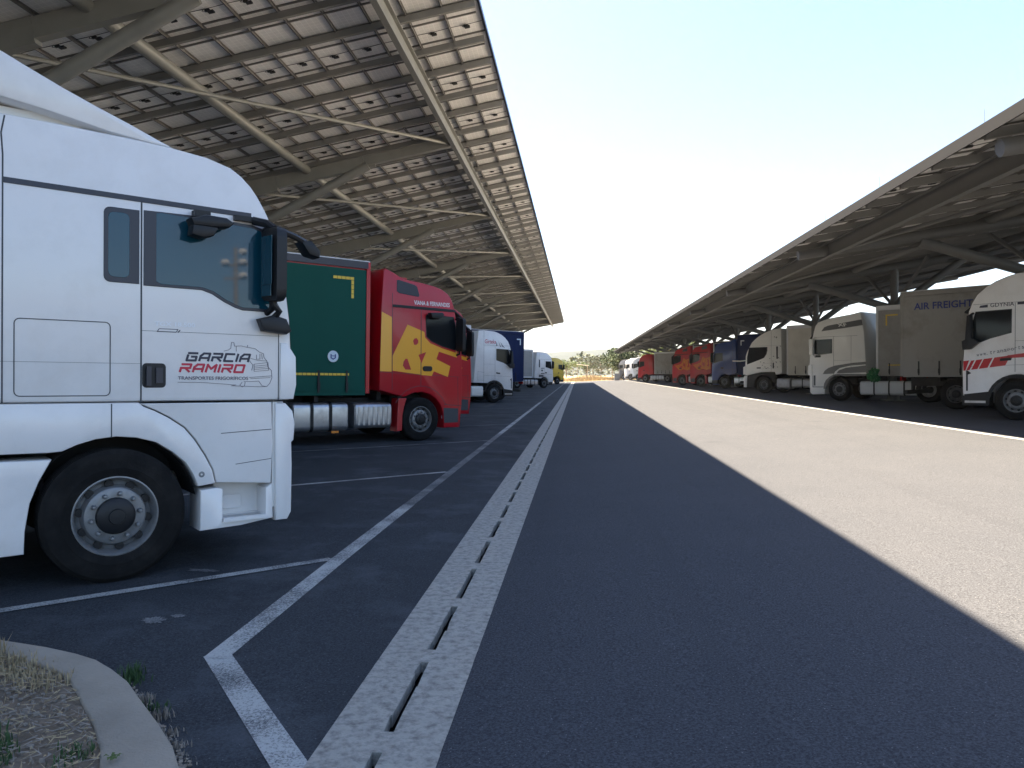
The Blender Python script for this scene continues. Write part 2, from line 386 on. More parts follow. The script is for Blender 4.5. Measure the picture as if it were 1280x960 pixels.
# ------------------------------------------------------------------ tractor parts
def poly_arc(c, r, a0, a1, n=8): return [(c[0] + r * cos(radians(a0 + (a1 - a0) * k / n)), c[1] + r * sin(radians(a0 + (a1 - a0) * k / n))) for k in range(n + 1)]
def chassis(root, length=4.6, front=1.0, tanks=(), m_tank=None):
    mb = MB()
    for x in (-.42, .42): mb.box((x, front - length / 2, .86), (.09, length, .26))
    for s in (0, -1.2, -2.4, -3.2): mb.box((0, s, .84), (.8, .12, .2))
    mb.box((0, .2, .72), (1.9, .25, .16)); mb.box((0, -.9, 1.2), (1.7, .10, .5)); mb.box((0, -2.9, 1.1), (.95, .95, .07))
    mb.box((0, .3, 1.0), (1.3, 1.6, .5))
    mb.build('chassis', M['dark'], root)
def fuel_tank(root, side, s0, s1, v0=.30, v1=.90, m=None, straps=1, ribbed=False, name='fuel_tank', w_=.62, X=1.2):
    mb = MB(); ring = rrect(X - w_, X, v0, v1, .12, 5); n = len(ring); base = len(mb.v)
    for s, q in ((s0, .03), (s0 + .03, 0), (s1 - .03, 0), (s1, .03)):
        for x, z in inset_ring(ring, q) if q else ring: mb.v.append((side * x, s, z))
    for L in range(3):
        for i in range(n): j = (i + 1) % n; mb.face([base + L * n + i, base + L * n + j, base + (L + 1) * n + j, base + (L + 1) * n + i])
    mb.face([base + i for i in range(n)]); mb.face([base + 3 * n + i for i in range(n)][::-1])
    if ribbed:
        k = max(3, int((s1 - s0) / .12))
        for i in range(k): mb.box((side * (X + .004), s0 + .1 + (s1 - s0 - .2) * i / (k - 1), (v0 + v1) / 2), (.016, .05, (v1 - v0) * .72))
    t = mb.build(name, m or M['alu'], root, smooth=40)
    for i in range(straps):
        s = s0 + (s1 - s0) * (i + 1) / (straps + 1); sb = MB(); rg = rrect(X - w_ - .01, X + .012, v0 - .012, v1 + .012, .125, 5); b = 0
        for q in (s - .035, s + .035):
            for x, z in rg: sb.v.append((side * x, q, z))
        n = len(rg)
        for i2 in range(n): j = (i2 + 1) % n; sb.face([i2, j, n + j, n + i2])
        sb.build('strap', M['black'], t)
    return t
def mirror(root, cab, side, s, v0, v1, X, big=True):
    """door mirrors on arms in front of the side window"""
    mb = MB(); w_ = .24; d = .15
    hs = [(X + .05, s + .02), (X + .05 + w_, s + .06), (X + .04 + w_, s + d), (X + .10, s + d + .03), (X + .04, s + .10)]
    n = len(hs); base = 0
    zs = [(v0, .75), (v0 + .03, .95), (v0 + .10, 1), (v1 - .10, 1), (v1 - .03, .95), (v1, .75)]
    cx = sum(h[0] for h in hs) / n; cy = sum(h[1] for h in hs) / n
    for z, k in zs:
        for a, b in hs: mb.v.append((side * (cx + (a - cx) * k), cy + (b - cy) * k, z))
    for L in range(len(zs) - 1):
        for i in range(n): j = (i + 1) % n; mb.face([L * n + i, L * n + j, (L + 1) * n + j, (L + 1) * n + i])
    mb.face(list(range(n))[::-1]); mb.face([(len(zs) - 1) * n + i for i in range(n)])
    mb.tube([(side * (X - .06), s + .06, v1 - .02), (side * (X + .05), s + .10, v1 + .03), (side * (X + .17), s + .09, v1 - .03)], .028, 8)
    mb.tube([(side * (X - .05), s + .10, v0 - .1), (side * (X + .10), s + .10, v0 - .06), (side * (X + .12), s + .09, v0 + .03)], .026, 8)
    o = mb.build('mirror', M['black'], cab, smooth=50)
    g = MB(); q = s + .022
    for a, b in ((v0 + .20, v1 - .05), (v0 + .04, v0 + .17)):
        g.bar((side * (X + .075), s + .012, (a + b) / 2), (side * (X + .035 + w_), s + .045, (a + b) / 2), .004, b - a)
    g.build('mirror_glass', M['glass'], o) if False else None
    return o

def generic_cab(root, side, ring, paint, X=1.235, bulge=.10, both=True):
    mb = MB(); prism(mb, ring, -X, X, .035, bulge=bulge, layers=6); return mb.build('cab', paint, root, smooth=32)
def front_details(cab, ring, X, paint, v_ws=(1.95, 2.85), grille=(.55, 1.75), lamps=True):
    """windscreen, grille and lamps follow the front outline of the ring"""
    smax = max(p[0] for p in ring); pts = sorted([p for p in ring if p[0] > smax - .75 and p[1] > .3], key=lambda p: p[1])
    def fs(v):
        for a, b in zip(pts, pts[1:]):
            if a[1] <= v <= b[1] and b[1] > a[1]: return a[0] + (b[0] - a[0]) * (v - a[1]) / (b[1] - a[1])
        return pts[-1][0] if v > pts[-1][1] else pts[0][0]
    def sheet(name, v0, v1, x0, x1, off, m, th=.02, nx=8, nv=6, par=None):
        mb = MB()
        for q in (off - th, off):
            for i in range(nv + 1):
                v = v0 + (v1 - v0) * i / nv
                for j in range(nx + 1):
                    x = x0 + (x1 - x0) * j / nx; t = x / X; f = max(0, min(1, (fs(v) - (smax - .8)) / .8))
                    mb.v.append((tum(x, v), fs(v) + .10 * (1 - abs(t) ** 3) * f + q, v))
        N_ = (nx + 1) * (nv + 1)
        for i in range(nv):
            for j in range(nx):
                a = N_ + i * (nx + 1) + j; mb.face([a, a + 1, a + nx + 2, a + nx + 1])
        for i in range(nv):
            for j in (0, nx): a = i * (nx + 1) + j; mb.face([a, a + nx + 1, a + nx + 1 + N_, a + N_])
        for j in range(nx):
            for i in (0, nv): a = i * (nx + 1) + j; mb.face([a, a + 1, a + 1 + N_, a + N_])
        return mb.build(name, m, par or cab, smooth=40)
    sheet('windscreen', v_ws[0], v_ws[1], -X * .93, X * .93, .012, M['glass'])
    g0, g1 = grille
    sheet('grille', g0 + .15, g1, -X * .62, X * .62, .014, M['black'])
    for k in range(4): sheet('grille_slat', g0 + .3 + k * .26, g0 + .36 + k * .26, -X * .58, X * .58, .028, paint if k % 2 else M['alu'], .016, 6, 1)
    for sd in (-1, 1):
        sheet('headlight', g0, g0 + .16, *(sorted((sd * X * .66, sd * X * .95))), .015, M['lamp'], .02, 3, 2)
    sheet('wiper', v_ws[0] + .02, v_ws[0] + .05, -X * .7, X * .1, .03, M['black'], .014, 4, 1)

def visor(cab, s, v, X, depth=.34, drop=.22):
    mb = MB(); n = 8
    for (ds, dv) in ((0, .03), (depth, -drop + .02), (depth, -drop - .01), (0, -.01)):
        for j in range(n + 1):
            x = -X + 2 * X * j / n; mb.v.append((x, s + ds + .10 * (1 - abs(x / X) ** 3), v + dv))
    for r in range(4):
        for j in range(n): a = r * (n + 1) + j; b = ((r + 1) % 4) * (n + 1) + j; mb.face([a, a + 1, b + 1, b])
    for j in (0, n): mb.face([r * (n + 1) + j for r in range(4)])
    return mb.build('sun_visor', M['black'], cab, smooth=40)
def window(cab, ring, side, X, m=None, name='side_window', border=.022):
    f = MB(); side_prism(f, ring, side, X, -.01, .008, .004); o = f.build('window_frame' if name == 'side_window' else name, M['black'], cab)
    g = MB(); side_prism(g, inset_ring(ring, border), side, X, 0, .0105, .001); g.build('pane', m or M['glass_dark'], o); return o
def mudguard(root, s, X=1.25, r=.60, w_=.62, a0=20, a1=160):
    mb = MB(); n = 10
    for sd in (1, -1):
        b = len(mb.v)
        for k in range(n + 1):
            a = radians(a0 + (a1 - a0) * k / n)
            for q in (r, r + .02):
                for x in (X - w_, X): mb.v.append((sd * x, s + q * cos(a), .505 + q * sin(a)))
        for k in range(n):
            c = b + 4 * k; mb.face([c, c + 1, c + 5, c + 4]); mb.face([c + 2, c + 6, c + 7, c + 3]); mb.face([c + 1, c + 3, c + 7, c + 5])
    return mb.build('mudguard', M['black'], root)

# ------------------------------------------------------------------ trailers
def trailer(root, side, s_front, m_side, m_frame, length=13.6, top=4.02, bot=1.12, X=1.26, kind='curtain', tape=True, det=True, straps=True, stencil=True, wheels=True, top_trim=None):
    s1 = s_front; s0 = s1 - length; KT[0] = 0.0
    mb = MB(); mb.box((0, (s0 + s1) / 2, (top + bot) / 2 + .06), (2 * X - .08, length - .08, top - bot - .14)); body = mb.build('trailer_body', m_frame if kind != 'box' else m_side, root)
    def cur(sd):
        c = MB(); n = 110 if det else 30; vs = [bot + .06, bot + .55, (top + bot) / 2, top - .18]
        if kind == 'box': vs = [bot + .1, top - .08]; n = 2
        for i in range(n + 1):
            s = s1 - .09 - (length - .18) * i / n
            for k, v in enumerate(vs):
                amp = (.012 if k in (0, 1) else .007) if kind != 'box' else 0
                c.v.append((sd * (X + .004 + amp * sin(s * 2 * pi / .62 + .6 * k) + .5 * amp * sin(s * 2 * pi / .23)), s, v))
        q = len(vs)
        for i in range(n):
            for k in range(q - 1): a = i * q + k; c.face([a, a + 1, a + q + 1, a + q] if sd < 0 else [a, a + q, a + q + 1, a + 1])
        c.build('curtain' if kind != 'box' else 'side_panel', m_side, body, smooth=60)
    cur(side); cur(-side)
    f = MB()
    for sd in (1, -1):
        f.box((sd * (X - .03), s1 - .04, (top + bot) / 2), (.085, .09, top - bot)); f.box((sd * (X - .03), s0 + .04, (top + bot) / 2), (.085, .09, top - bot))
    f.box((0, s1 - .03, (top + bot) / 2), (2 * X - .1, .05, top - bot - .1)); f.build('body_frame', m_frame, body)
    f = MB()
    for sd in (1, -1): f.box((sd * (X - .035), (s0 + s1) / 2, bot + .03), (.06, length - .17, .14))
    f.build('bottom_rail', m_side if kind != 'box' else m_frame, body)
    r = MB()
    for sd in (1, -1): r.box((sd * (X - .02), (s0 + s1) / 2, top - .07), (.075, length - .1, .15))
    r.build('curtain_rail', top_trim or m_frame, body)
    t = MB(); t.box((0, (s0 + s1) / 2, top + .012), (2 * X, length, .035)); t.build('roof', M['trailerw'], body)
    if straps and det and kind == 'curtain':
        for i in range(20):
            s = s1 - .55 - i * .655
            b = MB(); side_prism(b, [(s - .022, bot + .02), (s + .022, bot + .02), (s + .022, bot + .5), (s - .022, bot + .5)], side, X + .018, 0, .008, 0)
            b.box((side * (X + .035), s, bot + .16), (.02, .06, .16)); b.build('tension_strap', M['black'], body)
    if tape:
        b = MB(); s = s1 - .5
        while s > s1 - 9: side_prism(b, [(s - .085, bot + .39), (s, bot + .39), (s, bot + .44), (s - .085, bot + .44)], side, X + .022, 0, .003, 0); s -= .098
        a = s1 - .40
        for k in range(5): q = a - k * .1; side_prism(b, [(q - .09, top - .42), (q, top - .42), (q, top - .36), (q - .09, top - .36)], side, X + .015, 0, .003, 0)
        for k in range(1, 5): q = top - .42 - k * .1; side_prism(b, [(a - .06, q), (a, q), (a, q + .09), (a - .06, q + .09)], side, X + .015, 0, .003, 0)
        b.build('reflective_tape', M['tape'], body)
    c = MB()
    for x in (-.5, .5): c.box((x, (s0 + s1) / 2 - .5, bot - .22), (.1, length - 1.2, .28))
    for k in range(8): c.box((0, s1 - 1.2 - k * 1.6, bot - .12), (2.3, .08, .12))
    c.box((0, s0 + .12, .55), (2.2, .1, .14)); c.box((-.5, s0 + .12, .85), (.1, .1, .5)); c.box((.5, s0 + .12, .85), (.1, .1, .5)); c.build('trailer_chassis', M['dark'], root)
    for sd in (1, -1):
        g = MB(); g.box((sd * .95, s1 - 2.9, .62), (.14, .14, .9)); g.box((sd * .95, s1 - 2.9, .2), (.24, .3, .06)); g.build('landing_leg', M['dark'], root)
        if det:
            g = MB()
            for z in (.55, .85): g.box((sd * (X - .03), s1 - 5.8, z), (.03, 3.2, .10))
            for q in (-4.5, -7.1): g.box((sd * (X - .06), s1 + q, .78), (.04, .07, .7))
            g.build('side_guard', M['alu'], root)
    d = MB()
    for x in (-.62, .62): d.box((x, s0 - .015, (top + bot) / 2 + .03), (1.18, .03, top - bot - .2))
    rd = d.build('rear_door', M['trailerw'], body)
    for sd in (1, -1): q = MB(); q.box((sd * 1.0, s0 - .02, bot - .1), (.4, .05, .14)); q.build('tail_light', M['redlens'], body)
    if wheels:
        for k in range(3):
            axle(root, s0 + 1.75 + k * 1.31, X=1.25, front=True) if False else [wheel(root, sd * (1.25 - .19), s0 + 1.75 + k * 1.31, sd, True, True) for sd in (1, -1)]
    KT[0] = 0.012
    return body

# ------------------------------------------------------------------ cab outlines, (forward of the front axle, height)
R_RED = [(-1.10, 1.19), (-.60, 1.06), (-.42, 1.03), (-.22, 1.11), (.02, 1.14), (.24, 1.09), (.42, .98), (.56, .82), (.63, .62), (.65, .28), (1.12, .28), (1.15, .62), (1.18, .82), (1.20, 1.4), (1.17, 2.09), (1.10, 2.5), (.99, 2.95), (.93, 3.2), (.86, 3.38), (.76, 3.49), (.60, 3.58), (.41, 3.64), (0, 3.70), (-.49, 3.75), (-.72, 3.86), (-.94, 3.95), (-1.0, 3.90), (-1.06, 2.96)]
R_VOL = [(-1.38, 1.06), (-.45, 1.04), (-.30, 1.13), (-.08, 1.19), (.15, 1.17), (.33, 1.08), (.48, .93), (.60, .71), (.63, .42), (1.20, .40), (1.25, .7), (1.26, 1.3), (1.22, 1.88), (1.16, 2.5), (1.11, 2.88), (1.03, 3.10), (.91, 3.31), (.70, 3.50), (.49, 3.63), (.20, 3.74), (-.01, 3.79), (-.71, 3.83), (-1.07, 3.80), (-1.18, 3.07)]
R_DAF = [(-1.20, 1.12), (-.50, 1.08), (-.30, 1.13), (-.05, 1.17), (.2, 1.12), (.42, .98), (.58, .78), (.65, .60), (.68, .28), (1.25, .26), (1.36, .36), (1.38, 1.0), (1.38, 1.8), (1.35, 2.2), (1.27, 2.78), (1.19, 3.1), (1.12, 3.35), (1.0, 3.50), (.7, 3.60), (.4, 3.67), (-.5, 3.78), (-.93, 3.86), (-.98, 3.5), (-1.08, 3.0)]
R_IVE = [(-1.22, 1.20), (-.79, 1.12), (-.73, 1.29), (.20, 1.27), (1.18, 1.08), (1.27, 1.10), (1.30, 1.55), (1.26, 2.3), (1.17, 2.55), (1.03, 2.8), (.84, 3.12), (.66, 3.28), (.46, 3.43), (.2, 3.58), (-.05, 3.70), (-.35, 3.80), (-.70, 3.88), (-1.14, 3.92), (-1.17, 2.6)]
FH_WIN = [(.10, 2.88), (.95, 2.86), (1.02, 2.6), (1.09, 2.3), (1.13, 1.92), (1.03, 1.88), (.84, 2.03), (.60, 2.13), (.11, 2.26)]
ACT_WIN = [(.12, 2.93), (.16, 2.97), (.92, 2.95), (.98, 2.75), (1.03, 2.18), (.96, 2.14), (.60, 2.22), (.29, 2.33), (.14, 2.44)]

LABEL_SETS = {}
# ================================================================== STRUCTURE: ground
def sheet(name, xs, ys, zf, m, label=None):
    mb = MB(); nx = len(xs)
    for y in ys:
        for x in xs: mb.v.append((x, y, zf(x, y)))
    for j in range(len(ys) - 1):
        for i in range(nx - 1): a = j * nx + i; mb.face([a, a + 1, a + nx + 1, a + nx])
    o = mb.build(name, m); o['kind'] = 'structure'; return o
sheet('parking_lot', [-90, -40, -20, -1.12], [-60, 0, 60, 148], lambda x, y: gz(x), M['asph_old'])
sheet('road', [-.58, 2, 5, 9.0, 20, 90], [-60, 0, 60, 148], lambda x, y: gz(x), M['asph_new'])
def tz(x, y):
    b = gz(max(-60, min(60, x))); k = min(1, max(0, (y - 150) / 60)); return b * (1 - k) + .25 * k + (0 if y < 260 else 0)
sheet('ground', [-3000, -90, -40, -1.12, -.58, 9, 40, 90, 3000], [-3000, -60.0], lambda x, y: -.02, M['far_base'])
sheet('field', [-3000, -600, -90, -30, -1.12, -.58, 9, 30, 90, 600, 3000], [148, 156, 175, 210, 300, 900, 5000], tz, M['field'])
sheet('ground', [-3000, -90], [-60, 148], lambda x, y: gz(-90) - .02, M['far_base']); sheet('ground', [90, 3000], [-60, 148], lambda x, y: gz(90) - .02, M['far_base'])

# drain: concrete strip with open slots over a trough
def drain():
    X0, X1 = -1.12, -.58; xc = -.85; h = .022; P = 1.03; L = .84
    mb = MB(); z = .004; tk = .05
    y0 = -6.0; off = 3.38 - 3 * P
    ys = []; k = -6
    rnd = random.Random(3)
    for k in range(-6, 136):
        a = off + k * P; b = a + L; mb_s = []
        if a > 146: break
        n = 1 if a > 20 else 5
        # left and right slabs with slightly chipped slot edges
        for i in range(n):
            p, q = a + (b - a) * i / n, a + (b - a) * (i + 1) / n
            jl = [0, 0, 0, 0]
            if n > 1: 
                jl = [rnd.uniform(0, .012) if rnd.random() < .2 else 0 for _ in range(4)]
            for (xa, xb, j0, j1, sg) in ((X0, xc - h, jl[0], jl[1], -1), (xc + h, X1, jl[2], jl[3], 1)):
                bse = len(mb.v)
                if sg < 0: top = [(xa, p), (xb - j0, p), (xb - j1, q), (xa, q)]
                else: top = [(xa + j0, p), (xb, p), (xb, q), (xa + j1, q)]
                for zz in (z, z - .06):
                    for (x, y) in top: mb.v.append((x, y, zz))
                mb.face([bse, bse + 1, bse + 2, bse + 3])
                for s_ in range(4): t_ = (s_ + 1) % 4; mb.face([bse + s_, bse + 4 + s_, bse + 4 + t_, bse + t_])
        bse = len(mb.v)
        for zz in (z, z - .06):
            for (x, y) in ((X0, b), (X1, b), (X1, a + P), (X0, a + P)): mb.v.append((x, y, zz))
        mb.face([bse, bse + 1, bse + 2, bse + 3]); mb.face([bse, bse + 4, bse + 5, bse + 1]); mb.face([bse + 2, bse + 6, bse + 7, bse + 3])
    o = mb.build('drain_channel', M['conc']); o['kind'] = 'structure'
    t = MB()
    t.box((xc, 70, -.40), (.5, 152, .02)); t.box((xc - .26, 70, -.2), (.02, 152, .4)); t.box((xc + .26, 70, -.2), (.02, 152, .4))
    o = t.build('drain_trough', M['dark']); o['kind'] = 'structure'
drain()

def ground_strip(name, pts, wd, m, dz=.004):
    """painted strip following the ground; mitred at its corners"""
    mb = MB(); V2 = [Vector(p) for p in pts]; n = len(V2); L_, R_ = [], []
    for i in range(n):
        d0 = (V2[i] - V2[i - 1]).normalized() if i else (V2[1] - V2[0]).normalized(); d1 = (V2[i + 1] - V2[i]).normalized() if i < n - 1 else d0
        nn = Vector((-(d0.y + d1.y), d0.x + d1.x)).normalized(); c = max(.4, nn.dot(Vector((-d0.y, d0.x)))); w_ = wd[i] if isinstance(wd, list) else wd
        L_.append(V2[i] + nn * w_ / 2 / c); R_.append(V2[i] - nn * w_ / 2 / c)
    for p in range(n):
        for q in (L_[p], R_[p]): mb.v.append((q.x, q.y, gz(q.x) + dz))
    for i in range(n - 1): mb.face([2 * i + 1, 2 * i + 3, 2 * i + 2, 2 * i])
    o = mb.build(name, m); o['kind'] = 'structure'; return o
ground_strip('road_marking', [(-1.02, 2.6), (-1.17, 3.04), (-2.05, 4.2)], .145, M['line'], .003)
ground_strip('road_marking', [(-2.03, 4.14), (-2.05, 6.5), (-2.05, 9.2)], .14, M['line'], .005)
ground_strip('road_marking', [(-2.05, 9.2), (-2.05, 20)], .13, M['line_faint'], .005)
ground_strip('road_marking', [(-2.05, 20), (-2.05, 42)], .13, M['line'], .005)
ground_strip('road_marking', [(-2.05, 42), (-2.05, 140)], .13, M['line_faint'], .005)
ground_strip('road_marking', [(8.42, -10), (8.42, 140)], .14, M['line'], .005)
for k, y in enumerate([6.49 + 5.85 * i for i in range(22)]):
    a = (-2.12, y - .05); c = radians(45.3); ground_strip('bay_marking', [a, (a[0] - 18 * sin(c), a[1] - 18 * cos(c))], .10, M['line'] if k < 2 else M['line_faint'], .007)
    ground_strip('bay_marking', [(8.68, y + 2), (8.68 + 18 * sin(c), y + 2 - 18 * cos(c))], .10, M['line_faint'], .007)
def smudge(cx, cy, rx, ry, n=40, sd=1):
    r = random.Random(sd); mb = MB(); mb.v.append((cx, cy, gz(cx) + .004))
    for k in range(n): a = 2 * pi * k / n; q = r.uniform(.55, 1.1); x = cx + rx * q * cos(a); y = cy + ry * q * sin(a); mb.v.append((x, y, gz(x) + .004))
    for k in range(n): mb.face([0, 1 + k, 1 + (k + 1) % n])
    o = mb.build('paint_smudge', M['line_faint']); o['kind'] = 'structure'
smudge(-3.02, 5.93, .14, .05, sd=2); smudge(-2.72, 4.72, .09, .07, sd=3); smudge(-2.62, 4.82, .05, .04, sd=5)

# kerbed island
OUT = [(-9, 4.9), (-6, 4.62), (-4.5, 4.32), (-3.6, 4.15), (-3.25, 4.07), (-2.92, 4.0), (-2.70, 3.93), (-2.54, 3.86), (-2.38, 3.75), (-2.22, 3.62), (-2.07, 3.46), (-1.84, 3.22), (-1.66, 3.02), (-1.54, 2.85), (-1.46, 2.4), (-1.42, 1.5), (-1.40, -4)]
INN = [(-9, 4.6), (-6, 4.35), (-4.5, 4.12), (-3.6, 4.02), (-3.18, 3.93), (-2.93, 3.82), (-2.76, 3.75), (-2.62, 3.67), (-2.50, 3.58), (-2.40, 3.48), (-2.31, 3.38), (-2.11, 3.17), (-1.95, 2.97), (-1.84, 2.80), (-1.75, 2.4), (-1.71, 1.5), (-1.69, -4)]
def kerb():
    mb = MB(); b = .015
    for (o, i) in zip(OUT, INN):
        o = Vector(o); i = Vector(i); d = (i - o).normalized(); g = gz(o.x)
        for p, z in ((o, g - .02), (o + d * .004, g + .065), (o + d * b, g + .08), (i - d * b * .6, g + .08), (i, g + .072), (i, g - .02)): mb.v.append((p.x, p.y, z))
    for k in range(len(OUT) - 1):
        for j in range(5): a = 6 * k + j; mb.face([a, a + 6, a + 7, a + 1])
    tag(mb.build('kerb', M['kerb'], smooth=50), 'curved pale concrete kerb around the dry planting island at lower left', 'kerb')
    s = MB(); r = random.Random(4); s.v.append((-5, 0, .10))
    for (x, y) in INN: s.v.append((x, y, gz(x) + .06))
    s.v.append((-9, -4, .1))
    n = len(s.v)
    for k in range(1, n - 1): s.face([0, k + 1, k])
    s.face([0, 1, n - 1]); o = s.build('island_soil', M['soil']); o['kind'] = 'structure'
kerb()
def inside(x, y, poly):
    c = False; n = len(poly)
    for i in range(n):
        x1, y1 = poly[i]; x2, y2 = poly[(i + 1) % n]
        if (y1 > y) != (y2 > y) and x < (x2 - x1) * (y - y1) / (y2 - y1) + x1: c = not c
    return c
def litter():
    poly = [(x, y - .02) for x, y in INN] + [(-9, -4)]
    r = random.Random(11)
    a = MB()
    for _ in range(9000):
        x = r.uniform(-4.2, -1.7); y = r.uniform(2.2, 4.1)
        if not inside(x, y, poly): continue
        L = r.uniform(.02, .10); t = r.uniform(0, 2 * pi); z = gz(x) + .066 + r.uniform(0, .02); w_ = r.uniform(.0015, .004); up = r.uniform(-.01, .02)
        dx, dy = cos(t) * L / 2, sin(t) * L / 2; nx, ny = -sin(t) * w_, cos(t) * w_; b = len(a.v)
        a.v += [(x - dx + nx, y - dy + ny, z), (x - dx - nx, y - dy - ny, z + w_), (x + dx, y + dy, z + up)]; a.cur = 0 if r.random() < .45 else 1; a.face([b, b + 1, b + 2])
    for _ in range(900):
        x = r.uniform(-4, -1.7); y = r.uniform(2.4, 4.05)
        if inside(x, y, poly): a.cur = 2 if r.random() < .8 else 3; d = r.uniform(.006, .02); a.box((x, y, gz(x) + .065), (d, d * r.uniform(.6, 1.5), d * .7), Matrix.Rotation(r.uniform(0, 3), 3, 'Z'))
    tag(a.build('straw_litter', [M['straw'], M['mulch'], M['mulch'], M['kerb']]), 'dry straw and bark litter covering the kerbed island', 'litter', kind='stuff')
    g = MB()
    def tuft(cx, cy, h, n, c, spread=.04, z0=.06):
        for _ in range(n):
            x = cx + r.gauss(0, spread); y = cy + r.gauss(0, spread); t = r.uniform(0, 2 * pi); hh = h * r.uniform(.5, 1.1); l = r.uniform(.1, .5) * hh; b = len(g.v); w_ = .0028
            nx, ny = -sin(t) * w_, cos(t) * w_; z = gz(x) + z0
            g.v += [(x + nx, y + ny, z), (x - nx, y - ny, z), (x + cos(t) * l * .4 - nx, y + sin(t) * l * .4 - ny, z + hh * .6), (x + cos(t) * l * .4 + nx, y + sin(t) * l * .4 + ny, z + hh * .6), (x + cos(t) * l, y + sin(t) * l, z + hh)]
            g.cur = c; g.face([b, b + 1, b + 2, b + 3]); g.face([b + 3, b + 2, b + 4])
    for p in ((-3.2, 3.85), (-3.05, 3.80), (-3.4, 3.9), (-2.95, 3.74), (-2.75, 3.62), (-2.6, 3.56), (-2.85, 3.7), (-3.1, 3.7)): tuft(*p, .055, 110, 0, .06)
    tuft(-3.14, 3.85, .13, 60, 0, .04)
    for p in ((-2.02, 2.90), (-2.35, 2.92), (-2.5, 2.86), (-2.3, 2.8)): tuft(*p, .05, 90, 1, .04)
    for p in ((-2.5, 2.95), (-2.65, 3.0), (-2.38, 2.85), (-2.75, 2.95)): tuft(*p, .07, 150, 1, .06)
    tag(g.build('grass', [M['straw'], M['weed']]), 'tufts of dry yellow and green grass on the kerbed island', 'grass', kind='stuff')
    g = MB()
    g2 = g
    for (x, y, n, h, c) in ((-2.32, 3.82, 70, .09, 1), (-2.28, 3.76, 40, .05, 1), (-2.1, 3.55, 60, .05, 0), (-1.93, 3.40, 70, .05, 0), (-1.80, 3.24, 50, .035, 0), (-1.72, 3.14, 40, .03, 0), (-2.02, 3.48, 40, .04, 1), (-1.62, 3.02, 20, .02, 0)): tuft(x, y, h, n, c, .028, .0)
    for _ in range(420):
        k = r.randrange(4, 13); q = r.random(); x = OUT[k][0] + (OUT[k + 1][0] - OUT[k][0]) * q + abs(r.gauss(0, .03)); y = OUT[k][1] + (OUT[k + 1][1] - OUT[k][1]) * q + abs(r.gauss(0, .02)); g.cur = 0 if r.random() < .8 else 2; d = r.uniform(.006, .022); g.box((x, y, gz(x) + .006), (d, d * r.uniform(.25, .8), d * .35), Matrix.Rotation(r.uniform(0, 3), 3, 'Z') @ Matrix.Rotation(r.uniform(-.6, .6), 3, 'X'))
    tag(g.build('kerbside_weeds', [M['mulch'], M['weed'], M['kerb']]), 'line of weeds and dead leaves along the outer foot of the kerb', 'weeds', kind='stuff')
    l = MB()
    for k in range(16): t = r.uniform(0, 6.28); x, y = -1.83 + r.gauss(0, .012), 2.86 + r.gauss(0, .012); b = len(l.v); q = .018; z = gz(x) + .09; l.v += [(x, y, z), (x + q * cos(t), y + q * sin(t), z + .012), (x + 1.6 * q * cos(t + .4), y + 1.6 * q * sin(t + .4), z + .006), (x + q * cos(t + .8), y + q * sin(t + .8), z + .012)]; l.face([b, b + 1, b + 2, b + 3])
    tag(l.build('clover_plant', M['leaf3']), 'small bright green plant at the inner edge of the kerb', 'plant')
litter()

# ================================================================== SOLAR CANOPIES
import numpy as np
def cam_px(p):
    yaw = radians(4.9); pt = atan(13.5 / 960); fw = Vector((-sin(yaw) * cos(pt), cos(yaw) * cos(pt), -sin(pt))); r_ = Vector((cos(yaw), sin(yaw), 0)); u = r_.cross(fw); d = Vector(p) - Vector((0, 0, 1.62)); z = d.dot(fw)
    if z < .5: return None
    return 640 + 960 * d.dot(r_) / z, 480 - 960 * d.dot(u) / z, z
def panel_mesh(jb):
    mb = MB(); mb.cur = 0; mb.box((0, 0, .012), (.79, 1.56, .012)); mb.cur = 1
    for x in (-.401, .401): mb.box((x, 0, .0), (.024, 1.598, .05))
    for y in (-.788, .788): mb.box((0, y, .0), (.778, .022, .045))
    o = mb.build('solar_panel', [M['panel'], M['frame']]); me = o.data; bpy.data.objects.remove(o); return me
PM = panel_mesh(False)
def jb_mesh():
    mb = MB(); mb.box((0, .42, -.008), (.13, .10, .03)); mb.box((-.03, .30, -.03), (.10, .05, .04)); mb.tube([(-.05, .36, -.02), (-.12, .25, -.05), (-.05, .20, -.04), (.04, .28, -.03)], .006, 5); mb.tube([(-.38, .22, -.03), (0, .20, -.05), (.38, .22, -.03)], .007, 5)
    o = mb.build('junction_box', M['jbox']); me = o.data; bpy.data.objects.remove(o); return me
JM = jb_mesh()
